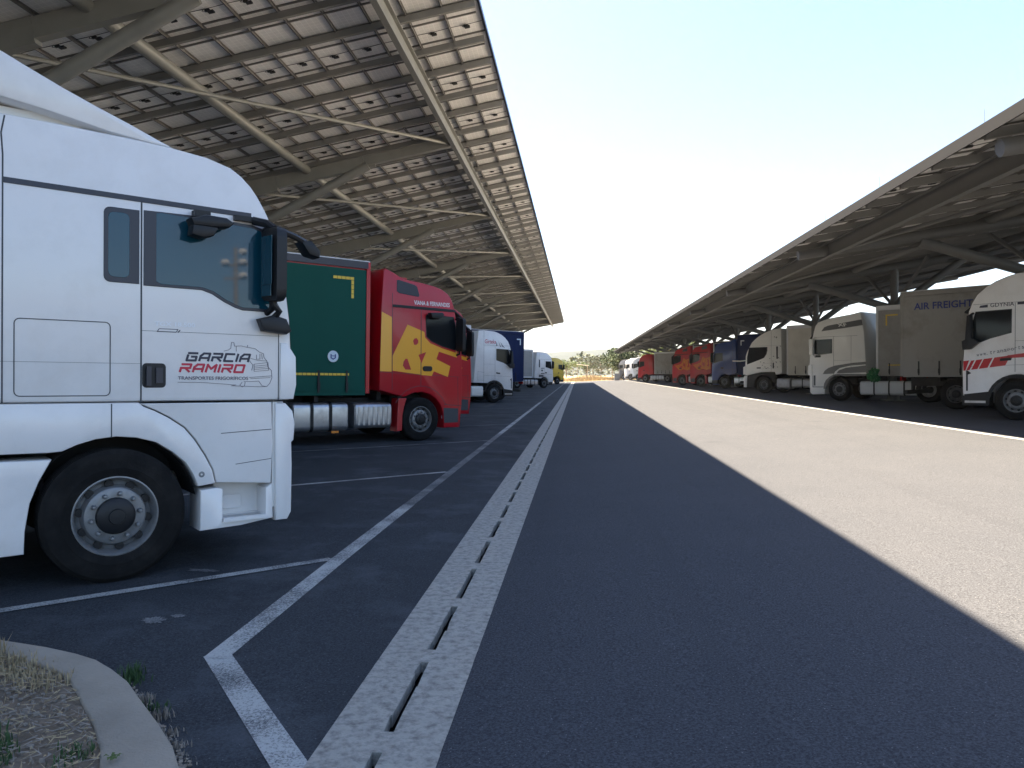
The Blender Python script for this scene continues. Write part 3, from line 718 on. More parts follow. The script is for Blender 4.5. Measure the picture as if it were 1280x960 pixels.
def canopy(label, XE, HE, dr, slope, width, Y0, Y1, armsY, beam_d, pipes, col_d, strut_d, edge_gutter, tips_to_edge):
    """dr: direction from the aisle edge inwards; slope = change of height per metre inwards"""
    GM = M['galv_dark'] if tips_to_edge else M['galv']
    root = empty('solar_canopy', (XE + dr * col_d, 0, gz(XE + dr * col_d))); O = root.location.copy()
    tag(root, label, 'solar canopy', 'solar canopies over the truck bays')
    def P(d, off, y): return Vector((XE + dr * d - O.x, y, HE + slope * d + off - O.z))
    rotY = -atan(slope * dr); PW, PL = .815, 1.60; ncol = int(width / PW); nrow = int((Y1 - Y0) / PL)
    cand = []
    for i in range(ncol):
        for j in range(nrow):
            d = (i + .5) * PW; y = Y0 + (j + .5) * PL; q = P(d, 0, y) + O; px = cam_px(q); big = 0
            if px and -20 < px[0] < 1300 and -20 < px[1] < 470 and px[2] > 2: big = (HE + slope * d - 1.62) / px[2] ** 3
            cand.append((big, i, j, d, y))
    cand.sort(reverse=True); solo = {(c[1], c[2]) for c in cand[:100] if c[0] > 0}
    fm = MB(); Rm = Matrix.Rotation(rotY, 3, 'Y')
    pv = [v.co.copy() for v in PM.vertices]; pf = [(list(p.vertices), p.material_index) for p in PM.polygons]
    jv = [v.co.copy() for v in JM.vertices]; jf = [list(p.vertices) for p in JM.polygons]
    for big, i, j, d, y in cand:
        c = P(d, 0, y); jb = (j % 2 == 0)
        if (i, j) in solo:
            o = link('solar_panel', PM, root, c, (0, rotY, 0))
            if jb: link('junction_box', JM, o)
        else:
            b = len(fm.v)
            for v in pv: q = Rm @ v + c; fm.v.append((q.x, q.y, q.z))
            for f, mi in pf: fm.cur = mi; fm.face([b + k for k in f])
            if jb and abs(y) < 90 and y > -2:
                b = len(fm.v); fm.cur = 2
                for v in jv: q = Rm @ v + c; fm.v.append((q.x, q.y, q.z))
                for f in jf: fm.face([b + k for k in f])
    pf_o = fm.build('panel_field', [M['panel'], M['frame'], M['jbox']], root); pf_o['kind'] = 'stuff'
    # purlins across, thin rails beside them, keeps of the module seams along
    for j in range(nrow + 1):
        y = Y0 + j * PL + (.16 if j % 2 else -.06)
        m_ = MB(); m_.bar(P(.05, -.13, y), P(width, -.13, y), .09, .15); m_.build('purlin', M['purlin'], root)
    r_ = MB()
    for j in range(nrow):
        y = Y0 + j * PL + (.62 if j % 2 else .50); r_.bar(P(.1, -.055, y), P(width - .1, -.055, y), .035, .035)
    for i in range(1, ncol):
        d = i * PW; y = Y0
        r_.bar(P(d, -.05, Y0), P(d, -.05, Y1), .03, .05)
    r_.build('panel_rail', M['frame'], root)['kind'] = 'stuff'
    e = MB(); h_ = edge_gutter; tall = .20 if h_ > .1 else .11
    e.bar(P(-.03, .03 - tall / 2, Y0), P(-.03, .03 - tall / 2, Y1), .03, tall)
    e.build('edge_trim', M['fascia'] if h_ > .1 else M['navy'], root)
    # I-section beam along the aisle edge
    b = MB(); z = -.22
    b.bar(P(beam_d, z - .20, Y0), P(beam_d, z - .20, Y1), .035, .36); b.bar(P(beam_d, z - .02, Y0), P(beam_d, z - .02, Y1), .22, .025); b.bar(P(beam_d, z - .39, Y0), P(beam_d, z - .39, Y1), .15, .025)
    b.build('edge_beam', GM, root)
    for d in pipes:
        b = MB(); b.tube([P(d, -.36, Y0 + .5), P(d, -.36, Y1 - .5)], .14, 14); b.build('longitudinal_pipe', GM, root, smooth=40)
    top_h = HE + slope * col_d
    for k, y in enumerate(armsY):
        b = MB(); s0 = (0.15 if tips_to_edge else beam_d); d1 = width - 2
        if tips_to_edge: b.tube([P(s0, -.42, y), P(.4 * d1, -.52, y), P(d1, -.5, y)], [.14, .20, .16], 14)
        else:
            n_ = 6
            for q in range(n_):
                a_, c_ = s0 + (d1 - s0) * q / n_, s0 + (d1 - s0) * (q + 1) / n_; ha = .30 + .22 * min(1, q / 2)
                b.bar(P(a_, -.30 - ha / 2, y), P(c_, -.30 - ha / 2 - .02, y), .20, ha)
        b.build('arm', GM, root, smooth=40)
        foot = Vector((0, y, top_h - O.z - 3.1 if not tips_to_edge else top_h - O.z - 2.3))
        for (ds, sg) in ((strut_d, 1), (col_d + (col_d - strut_d) * .8, -1)):
            if ds > width - 1.5: ds = width - 1.5
            b = MB(); b.tube([P(ds, -.62, y), foot + Vector((0, 0, .0))], .155, 14); 
            q = P(ds, -.55, y); b.box(q, (.5, .03, .25)); b.build('strut', GM, root, smooth=40)
        for sg in (-1, 1):
            b = MB(); b.tube([foot + Vector((0, 0, .1)), P(col_d, -.5, y + sg * 3.2)], .07, 8); b.build('knee_brace', GM, root, smooth=40)
        c = MB(); c.tube([(0, y, -.05), (0, y, foot.z + .3)], .24, 16); c.box((0, y, .02), (.8, .8, .05)); c.tube([(0, y, foot.z + .3), P(col_d, -.45, y)], .16, 12)
        c.build('column', GM, root, smooth=40)
        if k > 0:
            b = MB(); b.tube([P(beam_d + .1, -.50, y), P(col_d * .72, -.62, armsY[k - 1])], .055, 8); b.build('tie_rod', GM, root, smooth=40)
            b = MB(); b.tube([P(col_d + 2, -.62, y), P(width - 2, -.5, armsY[k - 1])], .05, 8); b.build('tie_rod', GM, root, smooth=40)
    return root
AL = [25.4 + 11.65 * k for k in range(-2, 9)]
canopy('tall solar panel canopy on pipe arms above the left row of trucks', -2.28, 10.12, -1, -.19, 22, -5, 127, AL, 1.85, (6.83, 11.6, 16.5, 20.5), 12.5, 4.75, .05, False)
AR = [12.5 + 10.9 * k for k in range(0, 12)]
rc = canopy('low edge of the solar panel canopy above the right row of trucks', 6.33, 5.49, 1, .165, 22, 9.6, 136, AR, 1.0, (5.5, 10.5, 15.5, 20.5), 7.2, 3.6, .2, True)
b_ = MB()
for k in range(14):
    y = 9 + 3.9 * k + random.uniform(-.3, .3); b_.tube([(6.35 - rc.location.x, y, 5.5 - rc.location.z), (6.35 - rc.location.x, y, 5.76 - rc.location.z)], .004, 5)
b_.build('bird_spikes', M['frame'], rc)

# ================================================================== HERO TRUCK (white tractor, nearest left)
def hero():
    root, sd = vehicle_root('semi_truck', -3.48, 5.51, 1, half=1.25)
    tag(root, 'white tractor unit lettered GARCIA RAMIRO, nearest truck on the left', 'truck', 'trucks parked in the left row')
    X = 1.235; Wt = M['white']
    up = [(-.92, 1.368), (1.36, 1.368), (1.375, 1.78), (1.36, 2.06), (1.335, 2.25), (1.31, 2.43), (1.27, 2.60), (1.23, 2.74), (1.19, 2.88), (1.14, 2.98), (1.08, 3.08), (1.02, 3.16), (.94, 3.235), (.85, 3.29), (.66, 3.34), (.41, 3.365), (.09, 3.38), (-.43, 3.39), (-.92, 3.39)]
    mb = MB(); prism(mb, up, -X, X, .03, bulge=.10, layers=8); cab = mb.build('cab', Wt, root, smooth=32)
    # arch panel, door foot, rear skirt, steps, corner pieces
    door_low = [(.165, 1.352), (.20, 1.335), (.28, 1.30), (.38, 1.245), (.50, 1.16), (.58, 1.06), (.66, .93), (.72, .81), (.745, .70)]
    arch_in = [(.60, .68), (.56, .78), (.50, .88), (.40, .97), (.28, 1.05), (.14, 1.09), (0, 1.105), (-.14, 1.09), (-.26, 1.055), (-.36, 1.01), (-.44, 1.005)]
    for s2 in (1, -1):
        a = MB(); prism(a, [(-1.5, 1.362), (.155, 1.360)] + [(x - .010, y - .006) for x, y in door_low[1:]] + arch_in + [(-1.5, 1.015)], *sorted((s2 * (X - .35), s2 * (X + .005))), .012, tumble=False); a.build('fender', Wt, root, smooth=30)
        a = MB(); prism(a, door_low + [(1.20, .66), (1.215, 1.0), (1.205, 1.352)], *sorted((s2 * (X - .12), s2 * X)), .010, tumble=False); a.build('door_lower', Wt, root, smooth=30)
        a = MB(); prism(a, [(-1.6, .965), (-.42, .955), (-.50, .80), (-.555, .65), (-.585, .45), (-.59, .29), (-1.6, .28)], *sorted((s2 * (X - .30), s2 * (X - .01))), .014, tumble=False); a.build('side_skirt', Wt, root, smooth=30)
        a = MB(); prism(a, [(.62, .645), (.76, .655), (.80, .64), (.80, .37), (1.16, .39), (1.16, .62), (1.215, .655), (1.225, .36), (.95, .325), (.62, .315)], *sorted((s2 * (X - .30), s2 * (X - .01))), .010, tumble=False)
        a.box((s2 * (X - .22), .98, .52), (.02, .38, .31)); a.box((s2 * (X - .10), .98, .385), (.26, .36, .03)); st = a.build('step', Wt, root, smooth=30)
        a = MB(); side_prism(a, rrect(.86, 1.02, .44, .56, .02), s2, X - .21, 0, .006); a.build('step_panel', Wt, st)
        a = MB(); a.box((s2 * (X - .05), .98, .40), (.10, .30, .006)); a.build('step_tread', M['alu'], st)
        a = MB(); prism(a, [(1.235, 1.345), (1.33, 1.34), (1.395, 1.27), (1.415, 1.16), (1.405, 1.02), (1.385, 1.0), (1.39, .80), (1.385, .40), (1.35, .335), (1.245, .335), (1.24, .70), (1.235, 1.0)], *sorted((s2 * (X - .22), s2 * (X + .004))), .018, tumble=False); a.build('bumper_corner', Wt, root, smooth=34)
        a = MB(); prism(a, [(1.27, 1.372), (1.395, 1.375), (1.42, 1.5), (1.415, 1.74), (1.375, 1.80), (1.33, 1.86), (1.275, 1.86)], *sorted((s2 * (X - .06), s2 * (X + .018))), .014, tumble=False); a.build('corner_vane', Wt, cab, smooth=34)
        a = MB(); a.box((s2 * (X - .05), 1.24, .9), (.06, .04, .9)); a.box((s2 * (X - .18), 0.95, 1.0), (.05, .5, .55)); a.build('inner_panel', M['white_far'], root)
        a = MB()  # black wheel-arch liner
        n = 12
        for k in range(n + 1):
            an = radians(10 + 160 * k / n)
            for x in (X - .45, X - .03): a.v.append((s2 * x, .60 * cos(an), .505 + .60 * sin(an)))
        for k in range(n): a.face([2 * k, 2 * k + 1, 2 * k + 3, 2 * k + 2])
        a.build('arch_liner', M['dark'], root)
    # front bumper and grille between the corners
    a = MB(); prism(a, [(1.1, .34), (1.37, .34), (1.40, .45), (1.40, 1.345), (1.1, 1.345)], -X + .22, X - .22, .02, tumble=False, bulge=.06); a.build('bumper', Wt, root, smooth=34)
    front_details(cab, up, X, Wt, (1.98, 2.82), (1.40, 1.85))
    # roof deflector: raised shell with a shadow gap over the roof
    fr = [(-.95, 3.50), (-.74, 3.515), (-.50, 3.485), (-.28, 3.45), (-.05, 3.41), (.20, 3.385), (.42, 3.372), (.30, 3.42), (.10, 3.50), (-.12, 3.58), (-.35, 3.67), (-.58, 3.77), (-.78, 3.86), (-.95, 3.90)]
    a = MB(); prism(a, fr, -X + .05, X - .05, .02, tumble=True); a.build('roof_deflector', Wt, cab, smooth=34)
    a = MB(); a.box((0, -.55, 3.44), (2.0, .7, .1)); a.build('deflector_mount', M['white_far'], cab)
    a = MB(); prism(a, [(-.93, 1.0), (-.88, 1.0), (-.88, 3.5), (-.93, 3.5)], -X + .2, X - .2, .004); a.build('cab_back', M['dark'], cab)
    # gaps
    for s2 in (1, -1):
        g = MB()
        side_line(g, [(.170, 2.90), (.170, 1.36)], s2, X, .012)
        side_line(g, [(-.715, 3.37), (-.735, 3.25), (-.725, 3.1), (-.725, 1.37)], s2, X, .010)
        lk = rrect(-.655, -.045, 1.415, 1.965, .035); side_line(g, lk + [lk[0]], s2, X, .007)
        side_line(g, [(.17, 1.915), (1.27, 1.915)], s2, X, .003); side_line(g, [(-.92, 1.66), (.165, 1.66)], s2, X, .002)
        side_line(g, [(1.262, 2.0), (1.262, 1.37)], s2, X, .008)
        g.build('panel_gap', M['groove'], cab)
        g = MB(); side_line(g, [(-.035, 1.352), (-.035, 1.10)], s2, X + .005, .008); side_line(g, [(.78, 1.10), (1.2, 1.12)], s2, X, .006); side_line(g, [(.9, .84), (1.2, .87)], s2, X, .005); g.build('fender_gap', M['groove'], root)
        # dark trim strip under the roof
        g = MB(); side_prism(g, [(-.72, 2.945), (1.02, 2.935), (1.02, 2.895), (-.72, 2.905)], s2, X, -.002, .006); g.build('roof_trim', M['navy'], cab)
        # one dark glazed band, two panes
        band = [(.185, 2.842), (.60, 2.852), (1.03, 2.835), (1.12, 2.815), (1.17, 2.6), (1.225, 2.13), (1.20, 2.115), (.95, 2.118), (.89, 2.135), (.80, 2.175), (.70, 2.235), (.62, 2.26), (.185, 2.262)]
        g = MB(); side_prism(g, band, s2, X, -.002, .007, .003); f = g.build('window_frame', M['navy'], cab)
        pane = [(.275, 2.83), (.31, 2.838), (1.02, 2.812), (1.10, 2.79), (1.15, 2.55), (1.195, 2.14), (.955, 2.14), (.90, 2.155), (.81, 2.195), (.71, 2.255), (.62, 2.282), (.31, 2.282), (.275, 2.30)]
        g = MB(); side_prism(g, pane, s2, X, 0, .0095, .002); g.build('side_window', M['glass'], cab)
        qr = rrect(-.092, .155, 2.27, 2.835, .045); qr = [(x if x < .1 else .155, y) for x, y in qr]
        g = MB(); side_prism(g, qr, s2, X, -.002, .006, .003); g.build('window_frame', M['navy'], cab)
        g = MB(); side_prism(g, rrect(-.062, .085, 2.31, 2.80, .04), s2, X, 0, .0085, .002); g.build('quarter_window', M['glass'], cab)
        # recessed handle
        g = MB(); side_prism(g, rrect(.178, .35, 1.475, 1.665, .03), s2, X, -.002, .004, .002); h = g.build('door_handle', M['black'], cab)
        g = MB(); g.box((s2 * (X + .018), .22, 1.565), (.022, .035, .15)); g.box((s2 * (X + .008), .30, 1.57), (.012, .05, .12)); g.build('handle_grip', M['navy'], cab)
        g = MB(); g.lathe([(s2 * (X + .006), .001), (s2 * (X + .014), .012), (s2 * (X + .012), .024), (s2 * (X + .004), .028)], 20, (0, .625, .775)); g.build('fender_bolt', M['rim'], root, smooth=40)
        # mirrors
        m_ = mirror(root, cab, s2, 1.06, 2.20, 2.80, X)
        g = MB(); g.box((s2 * (X + .165), 1.082, 2.53), (.17, .006, .40), Matrix.Rotation(s2 * .12, 3, 'Z')); g.box((s2 * (X + .165), 1.080, 2.28), (.16, .006, .09), Matrix.Rotation(s2 * .12, 3, 'Z')); g.build('mirror_glass', M['mirrorglass'] if 'mirrorglass' in M else M['glass'], cab)
        g = MB(); prism(g, [(1.06, 2.05), (1.10, 1.95), (1.30, 1.93), (1.345, 1.96), (1.30, 2.06), (1.20, 2.09)], *sorted((s2 * (X - .01), s2 * (X + .10))), .02, tumble=False); g.tube([(s2 * (X + .05), 1.20, 2.07), (s2 * (X + .10), 1.22, 2.12), (s2 * (X + .12), 1.17, 2.17), (s2 * (X + .12), 1.16, 2.23)], .028, 8); g.build('mirror_foot', M['black'], cab, smooth=40)
        # kerb mirror over the door window
        g = MB(); prism(g, [(.48, 2.80), (.60, 2.84), (.76, 2.835), (.82, 2.80), (.78, 2.76), (.66, 2.745), (.50, 2.745)], *sorted((s2 * (X + .03), s2 * (X + .20))), .025, tumble=False)
        prism(g, [(.50, 2.76), (.70, 2.75), (.66, 2.68), (.58, 2.655), (.49, 2.675)], *sorted((s2 * (X + .04), s2 * (X + .19))), .02, tumble=False); g.box((s2 * (X + .02), .60, 2.86), (.10, .12, .05)); g.build('kerb_mirror', M['black'], cab, smooth=40)
        g = MB(); g.box((s2 * (X + .0), .97, 2.875), (.06, .20, .04)); g.tube([(s2 * (X + .01), 1.02, 2.87), (s2 * (X + .06), 1.12, 2.85), (s2 * (X + .13), 1.16, 2.80)], .035, 8); g.build('mirror_arm', M['black'], cab, smooth=40)
    g = MB(); g.tube([(sd * (X + .04), 1.14, 2.84), (sd * (X - .08), 1.42, 2.80), (sd * (X - .16), 1.56, 2.77)], .03, 8)
    prism(g, [(1.50, 2.77), (1.60, 2.79), (1.69, 2.70), (1.68, 2.64), (1.58, 2.66)], *sorted((sd * (X - .26), sd * (X - .08))), .02, tumble=False); g.build('front_mirror', M['black'], cab, smooth=40)
    # lettering
    GL = {'G': [[(1, 1), (0, 1)], [(0, .72), (0, 0), (1, 0), (1, .52), (.45, .52)]], 'A': [[(0, 0), (0, .62), (.3, 1), (1, 1), (1, 0)], [(.05, .38), (.95, .38)]], 'R': [[(1.0, .55), (1, 1), (0, 1)], [(0, 0), (0, .5), (1, .5)], [(.5, .45), (1, 0)]],
          'C': [[(1, 1), (0, 1), (0, 0), (1, 0)]], 'I': [[(0, 0), (0, 1)]], 'M': [[(0, 0), (0, 1), (.5, .42), (1, 1), (1, 0)]], 'O': [[(0, 0), (0, 1), (1, 1), (1, 0), (0, 0)]]}
    def techno(word, s0, v0, s1, h, m):
        ws = [0.0 if c == 'I' else 1.0 for c in word]; st = .017; gap = .030; sh = .30 * h; wl = ((s1 - s0 - sh) - gap * (len(word) - 1)) / sum(ws); x = s0
        for c, k in zip(word, ws):
            g = MB()
            for j, pl in enumerate(GL[c]): side_line(g, [(x + px * k * wl + sh * py, v0 + py * h) for px, py in pl], sd, X, st, .003 + .0006 * j)
            g.build('letter', m, cab); x += k * wl + gap
    techno('GARCIA', .505, 1.693, 1.015, .058, M['darktxt'])
    techno('RAMIRO', .455, 1.603, .970, .058, M['redtxt'])
    text('lettering', 'TRANSPORTES FRIGORÍFICOS', (.44, 1.538, 1.0, 1.573), sd, X, M['greytxt'], cab, bold=.015)
    text('badge', 'TGX 18.500', (.265, 1.957, .57, 1.992), sd, X, M['silver'], cab, bold=.02)
    g = MB(); lw = .0035
    side_line(g, [(.30, 1.935), (.44, 1.935), (.425, 1.912), (.285, 1.912), (.30, 1.935)], sd, X, .005); side_line(g, [(.455, 1.93), (.44, 1.912)], sd, X, .007); g.build('badge', M['darktxt'], cab)
    g = MB()
    L_ = [[(.44, 1.518), (.62, 1.517), (.90, 1.497), (.86, 1.490), (1.10, 1.482), (1.16, 1.484)], [(.80, 1.775), (.835, 1.785), (.855, 1.80), (.86, 1.848), (.88, 1.848), (.885, 1.818), (.94, 1.822), (.99, 1.812), (1.06, 1.802), (1.095, 1.775), (1.13, 1.762), (1.135, 1.73), (1.16, 1.70), (1.17, 1.65), (1.20, 1.62), (1.205, 1.56), (1.185, 1.51), (1.16, 1.484), (1.12, 1.49), (1.09, 1.53), (1.02, 1.525), (.965, 1.525)],
          [(1.05, 1.672), (1.17, 1.688), (1.175, 1.622), (1.05, 1.612), (1.05, 1.672)], [(1.055, 1.655), (1.17, 1.668)], [(1.055, 1.64), (1.17, 1.652)], [(1.055, 1.628), (1.17, 1.637)], [(1.02, 1.72), (1.08, 1.705), (1.16, 1.70)], [(.90, 1.815), (.90, 1.775)], [(.99, 1.812), (.995, 1.83)], [(1.07, 1.75), (1.07, 1.715), (1.10, 1.715), (1.10, 1.76)], [(1.115, 1.76), (1.12, 1.715)], [(1.01, 1.56), (1.20, 1.575)], [(1.01, 1.70), (1.04, 1.665), (1.03, 1.62)], [(1.02, 1.55), (1.19, 1.56)], [(.95, 1.52), (.93, 1.495), (.95, 1.48), (.97, 1.49), (.975, 1.52)]]
    for l in L_: side_line(g, l, sd, X, lw, .003)
    g.build('truck_drawing', M['greytxt'], cab)
    chassis(root, 6.2, 1.0)
    axle(root, 0, front=True); axle(root, -3.6, front=False, dual=True); mudguard(root, -3.6)
    fuel_tank(root, -sd, -2.6, -1.1, straps=2); fuel_tank(root, sd, -2.7, -1.65, straps=1)
    trailer(root, sd, -1.75, M['trailerw'], M['trailerw'], kind='box', tape=False, det=False)
hero()

# ================================================================== RED TRUCKS
def red_truck(X0, Y0, label, row=1, letters=True, trailer_m='green', flame=False, det=True, scale=1.0, group='trucks parked in the left row'):
    root, sd = vehicle_root('semi_truck', X0, Y0, row, half=1.25); tag(root, label, 'truck', group); X = 1.235
    cab = generic_cab(root, sd, R_RED, M['red'], X)
    front_details(cab, R_RED, X, M['red'], (1.95, 2.9), (.5, 1.8)); visor(cab, .93, 3.12, X * .95)
    window(cab, ACT_WIN, sd, X); window(cab, ACT_WIN, -sd, X)
    g = MB(); side_prism(g, [(-.66, 3.70), (-.62, 3.715), (-.18, 3.63), (-.12, 3.60), (-.05, 3.40), (-.08, 3.36), (-.60, 3.41), (-.66, 3.45)], sd, X, -.01, .008, .004); g.build('roof_window', M['navy'], cab)
    g = MB(); side_prism(g, [(-.76, 3.145), (.92, 3.125), (.96, 3.06), (-.76, 3.08)], sd, X, -.002, .012, .004); g.build('trim_strip', M['black'], cab)
    g = MB(); g.box((0, -.35, 3.78), (1.5, .45, .12)); g.build('roof_hatch', M['red'], cab)
    g = MB(); side_line(g, [(0, 3.06), (.0, 1.30)], sd, X, .014); side_line(g, [(-.77, 3.4), (-.77, 1.2)], sd, X, .012); side_line(g, [(-1.09, 1.60), (1.1, 1.50)], sd, X, .008)
    side_line(g, [(-.75, 2.17), (-.03, 2.17), (-.03, 1.64), (-.75, 1.64), (-.75, 2.17)], sd, X, .007); side_line(g, poly_arc((0, .505), .78, 25, 150, 9), sd, X, .012); side_line(g, [(.66, .84), (1.16, .80)], sd, X, .014); side_line(g, [(1.05, 1.5), (1.08, .3)], sd, X, .010); g.build('panel_gap', M['groove'], cab)
    ym = M['yellow'] if not flame else M['flame']
    if not flame:
        g = MB(); side_prism(g, [(-1.045, 2.96), (-.785, 2.85), (-.785, 1.61), (-1.085, 1.615)], sd, X, -.002, .0025, 0)
        side_prism(g, [(-.37, 2.70), (-.02, 2.58), (-.02, 2.17), (-.755, 2.17), (-.755, 1.93)], sd, X, -.002, .0025, 0) if False else side_prism(g, [(-.37, 2.70), (-.01, 2.585), (-.01, 1.55), (-.76, 1.63), (-.76, 1.97)], sd, X, -.002, .0025, 0)
        side_prism(g, [(.01, 2.58), (.09, 2.55), (.11, 2.42), (.26, 2.29), (.60, 2.18), (.97, 2.09), (1.03, 2.17), (1.02, 1.97), (.50, 2.10), (.43, 1.92), (.83, 1.76), (.76, 1.50), (.36, 1.63), (.30, 1.52), (.01, 1.54)], sd, X, -.002, .0025, 0)
        g.build('yellow_decal', M['yellow'], cab)
        g = MB()
        side_prism(g, [(-.22, 2.33), (-.19, 2.38), (-.13, 2.40), (-.08, 2.35), (-.08, 2.29), (-.13, 2.24), (-.19, 2.24)], sd, X, 0, .004, 0); side_prism(g, [(-.49, 1.75), (-.47, 1.85), (-.42, 1.91), (-.37, 1.91), (-.27, 1.66), (-.42, 1.66)], sd, X, 0, .004, 0); side_prism(g, [(-.07, 2.01), (.14, 2.08), (.01, 1.82)], sd, X, 0, .004, 0); g.build('red_decal', M['red'], cab)
        text('lettering', 'VIANA & FERNANDES', (-.20, 3.175, .80, 3.275), sd, X, M['whitetxt'], cab, bold=.02, t=.006) if sd > 0 else text('lettering', 'VIANA & FERNANDES', (.80, 3.175, -.20, 3.275), sd, X, M['whitetxt'], cab, bold=.02, t=.006)
    else:
        g = MB(); side_prism(g, [(-1.0, 2.7), (-.5, 2.55), (-.2, 2.75), (.05, 2.2), (.3, 2.1), (.9, 2.0), (.6, 1.75), (.4, 1.55), (.1, 1.5), (-.2, 1.62), (-.6, 1.5), (-1.05, 1.6)], sd, X, -.002, .0025, 0); g.build('flame_decal', M['flame'], cab)
        g = MB(); side_prism(g, [(-.85, 2.4), (-.7, 2.5), (-.75, 2.0), (-.6, 1.9), (-.9, 1.8)], sd, X, 0, .004, 0); side_prism(g, [(-.45, 2.35), (-.35, 2.1), (-.2, 2.3), (-.15, 1.95), (-.4, 1.85)], sd, X, 0, .004, 0); side_prism(g, [(.0, 1.95), (.2, 1.9), (.35, 1.75), (.1, 1.72), (-.1, 1.8)], sd, X, 0, .004, 0); g.build('red_decal', M['red'], cab)
    g = MB(); side_prism(g, rrect(.05, .31, 1.63, 1.75, .05), sd, X, 0, .02, .008); g.build('door_handle', M['black'], cab)
    mirror(root, cab, sd, .92, 2.12, 2.90, X); mirror(root, cab, -sd, .92, 2.12, 2.90, X)
    g = MB(); prism(g, [(.16, 3.0), (.50, 3.02), (.55, 2.96), (.40, 2.86), (.20, 2.88)], *sorted((sd * (X + .02), sd * (X + .18))), .02, tumble=False); g.build('kerb_mirror', M['black'], cab, smooth=40)
    for s2 in (1, -1):
        a = MB(); prism(a, [(-.60, 1.0), (-.38, 1.0), (-.45, .80), (-.49, .60), (-.50, .26), (-.64, .24)], *sorted((s2 * (X - .32), s2 * X)), .012, tumble=False); a.build('mud_flap', M['red'], root)
        a = MB(); prism(a, [(.64, .76), (1.06, .74), (1.06, .40), (.66, .40)], *sorted((s2 * (X - .0), s2 * (X + .004))), .001, tumble=False); a.build('step', M['groove'], root)
        a = MB(); a.box((s2 * (X - .05), .86, .56), (.12, .30, .02)); a.box((s2 * (X - .05), .86, .42), (.12, .30, .02)); a.build('step_tread', M['alu'], root)
    chassis(root, 6.2, .9); axle(root, 0, front=True); axle(root, -3.7, front=False, dual=True); mudguard(root, -3.7)
    fuel_tank(root, sd, -1.68, -.74, .33, .90, straps=0, ribbed=True, name='air_deflector_box'); fuel_tank(root, sd, -3.12, -1.83, .30, .92, straps=2); fuel_tank(root, -sd, -3.0, -.9, straps=2)
    g = MB(); side_prism(g, [(-2.25, .26), (-2.08, .26), (-2.08, .31), (-2.25, .31)], sd, 1.2, 0, .02); g.build('marker_light', M['orange'], root)
    tm = M[trailer_m]; body = trailer(root, sd, -1.38, tm, M['red'] if trailer_m == 'green' else M['trailerw'], det=det, top_trim=M['navy'])
    if trailer_m == 'green':
        KT[0] = 0.0; g = MB(); n = 24; c = (-2.26, 1.92)
        side_prism(g, [(c[0] + .125 * cos(2 * pi * k / n), c[1] + .125 * sin(2 * pi * k / n)) for k in range(n)], sd, 1.285, 0, .004, 0); g.build('round_sticker', M['sign'], body)
        g = MB(); side_line(g, [(c[0] - .05, c[1] + .04), (c[0] - .05, c[1] - .03), (c[0], c[1] - .06), (c[0] + .05, c[1] - .03), (c[0] + .05, c[1] + .04)], sd, 1.289, .022, .006); side_line(g, [(c[0] - .03, c[1] + .01), (c[0] + .03, c[1] + .01)], sd, 1.289, .015, .006); g.build('sticker_mark', M['bluetxt'], body); KT[0] = 0.012
    return root
red_truck(-3.67, 17.72, 'red cab lettered VIANA & FERNANDES with big yellow shapes and green curtain trailer')
red_truck(-4.27, 23.6, 'second red cab mostly hidden right behind the red VIANA & FERNANDES truck')

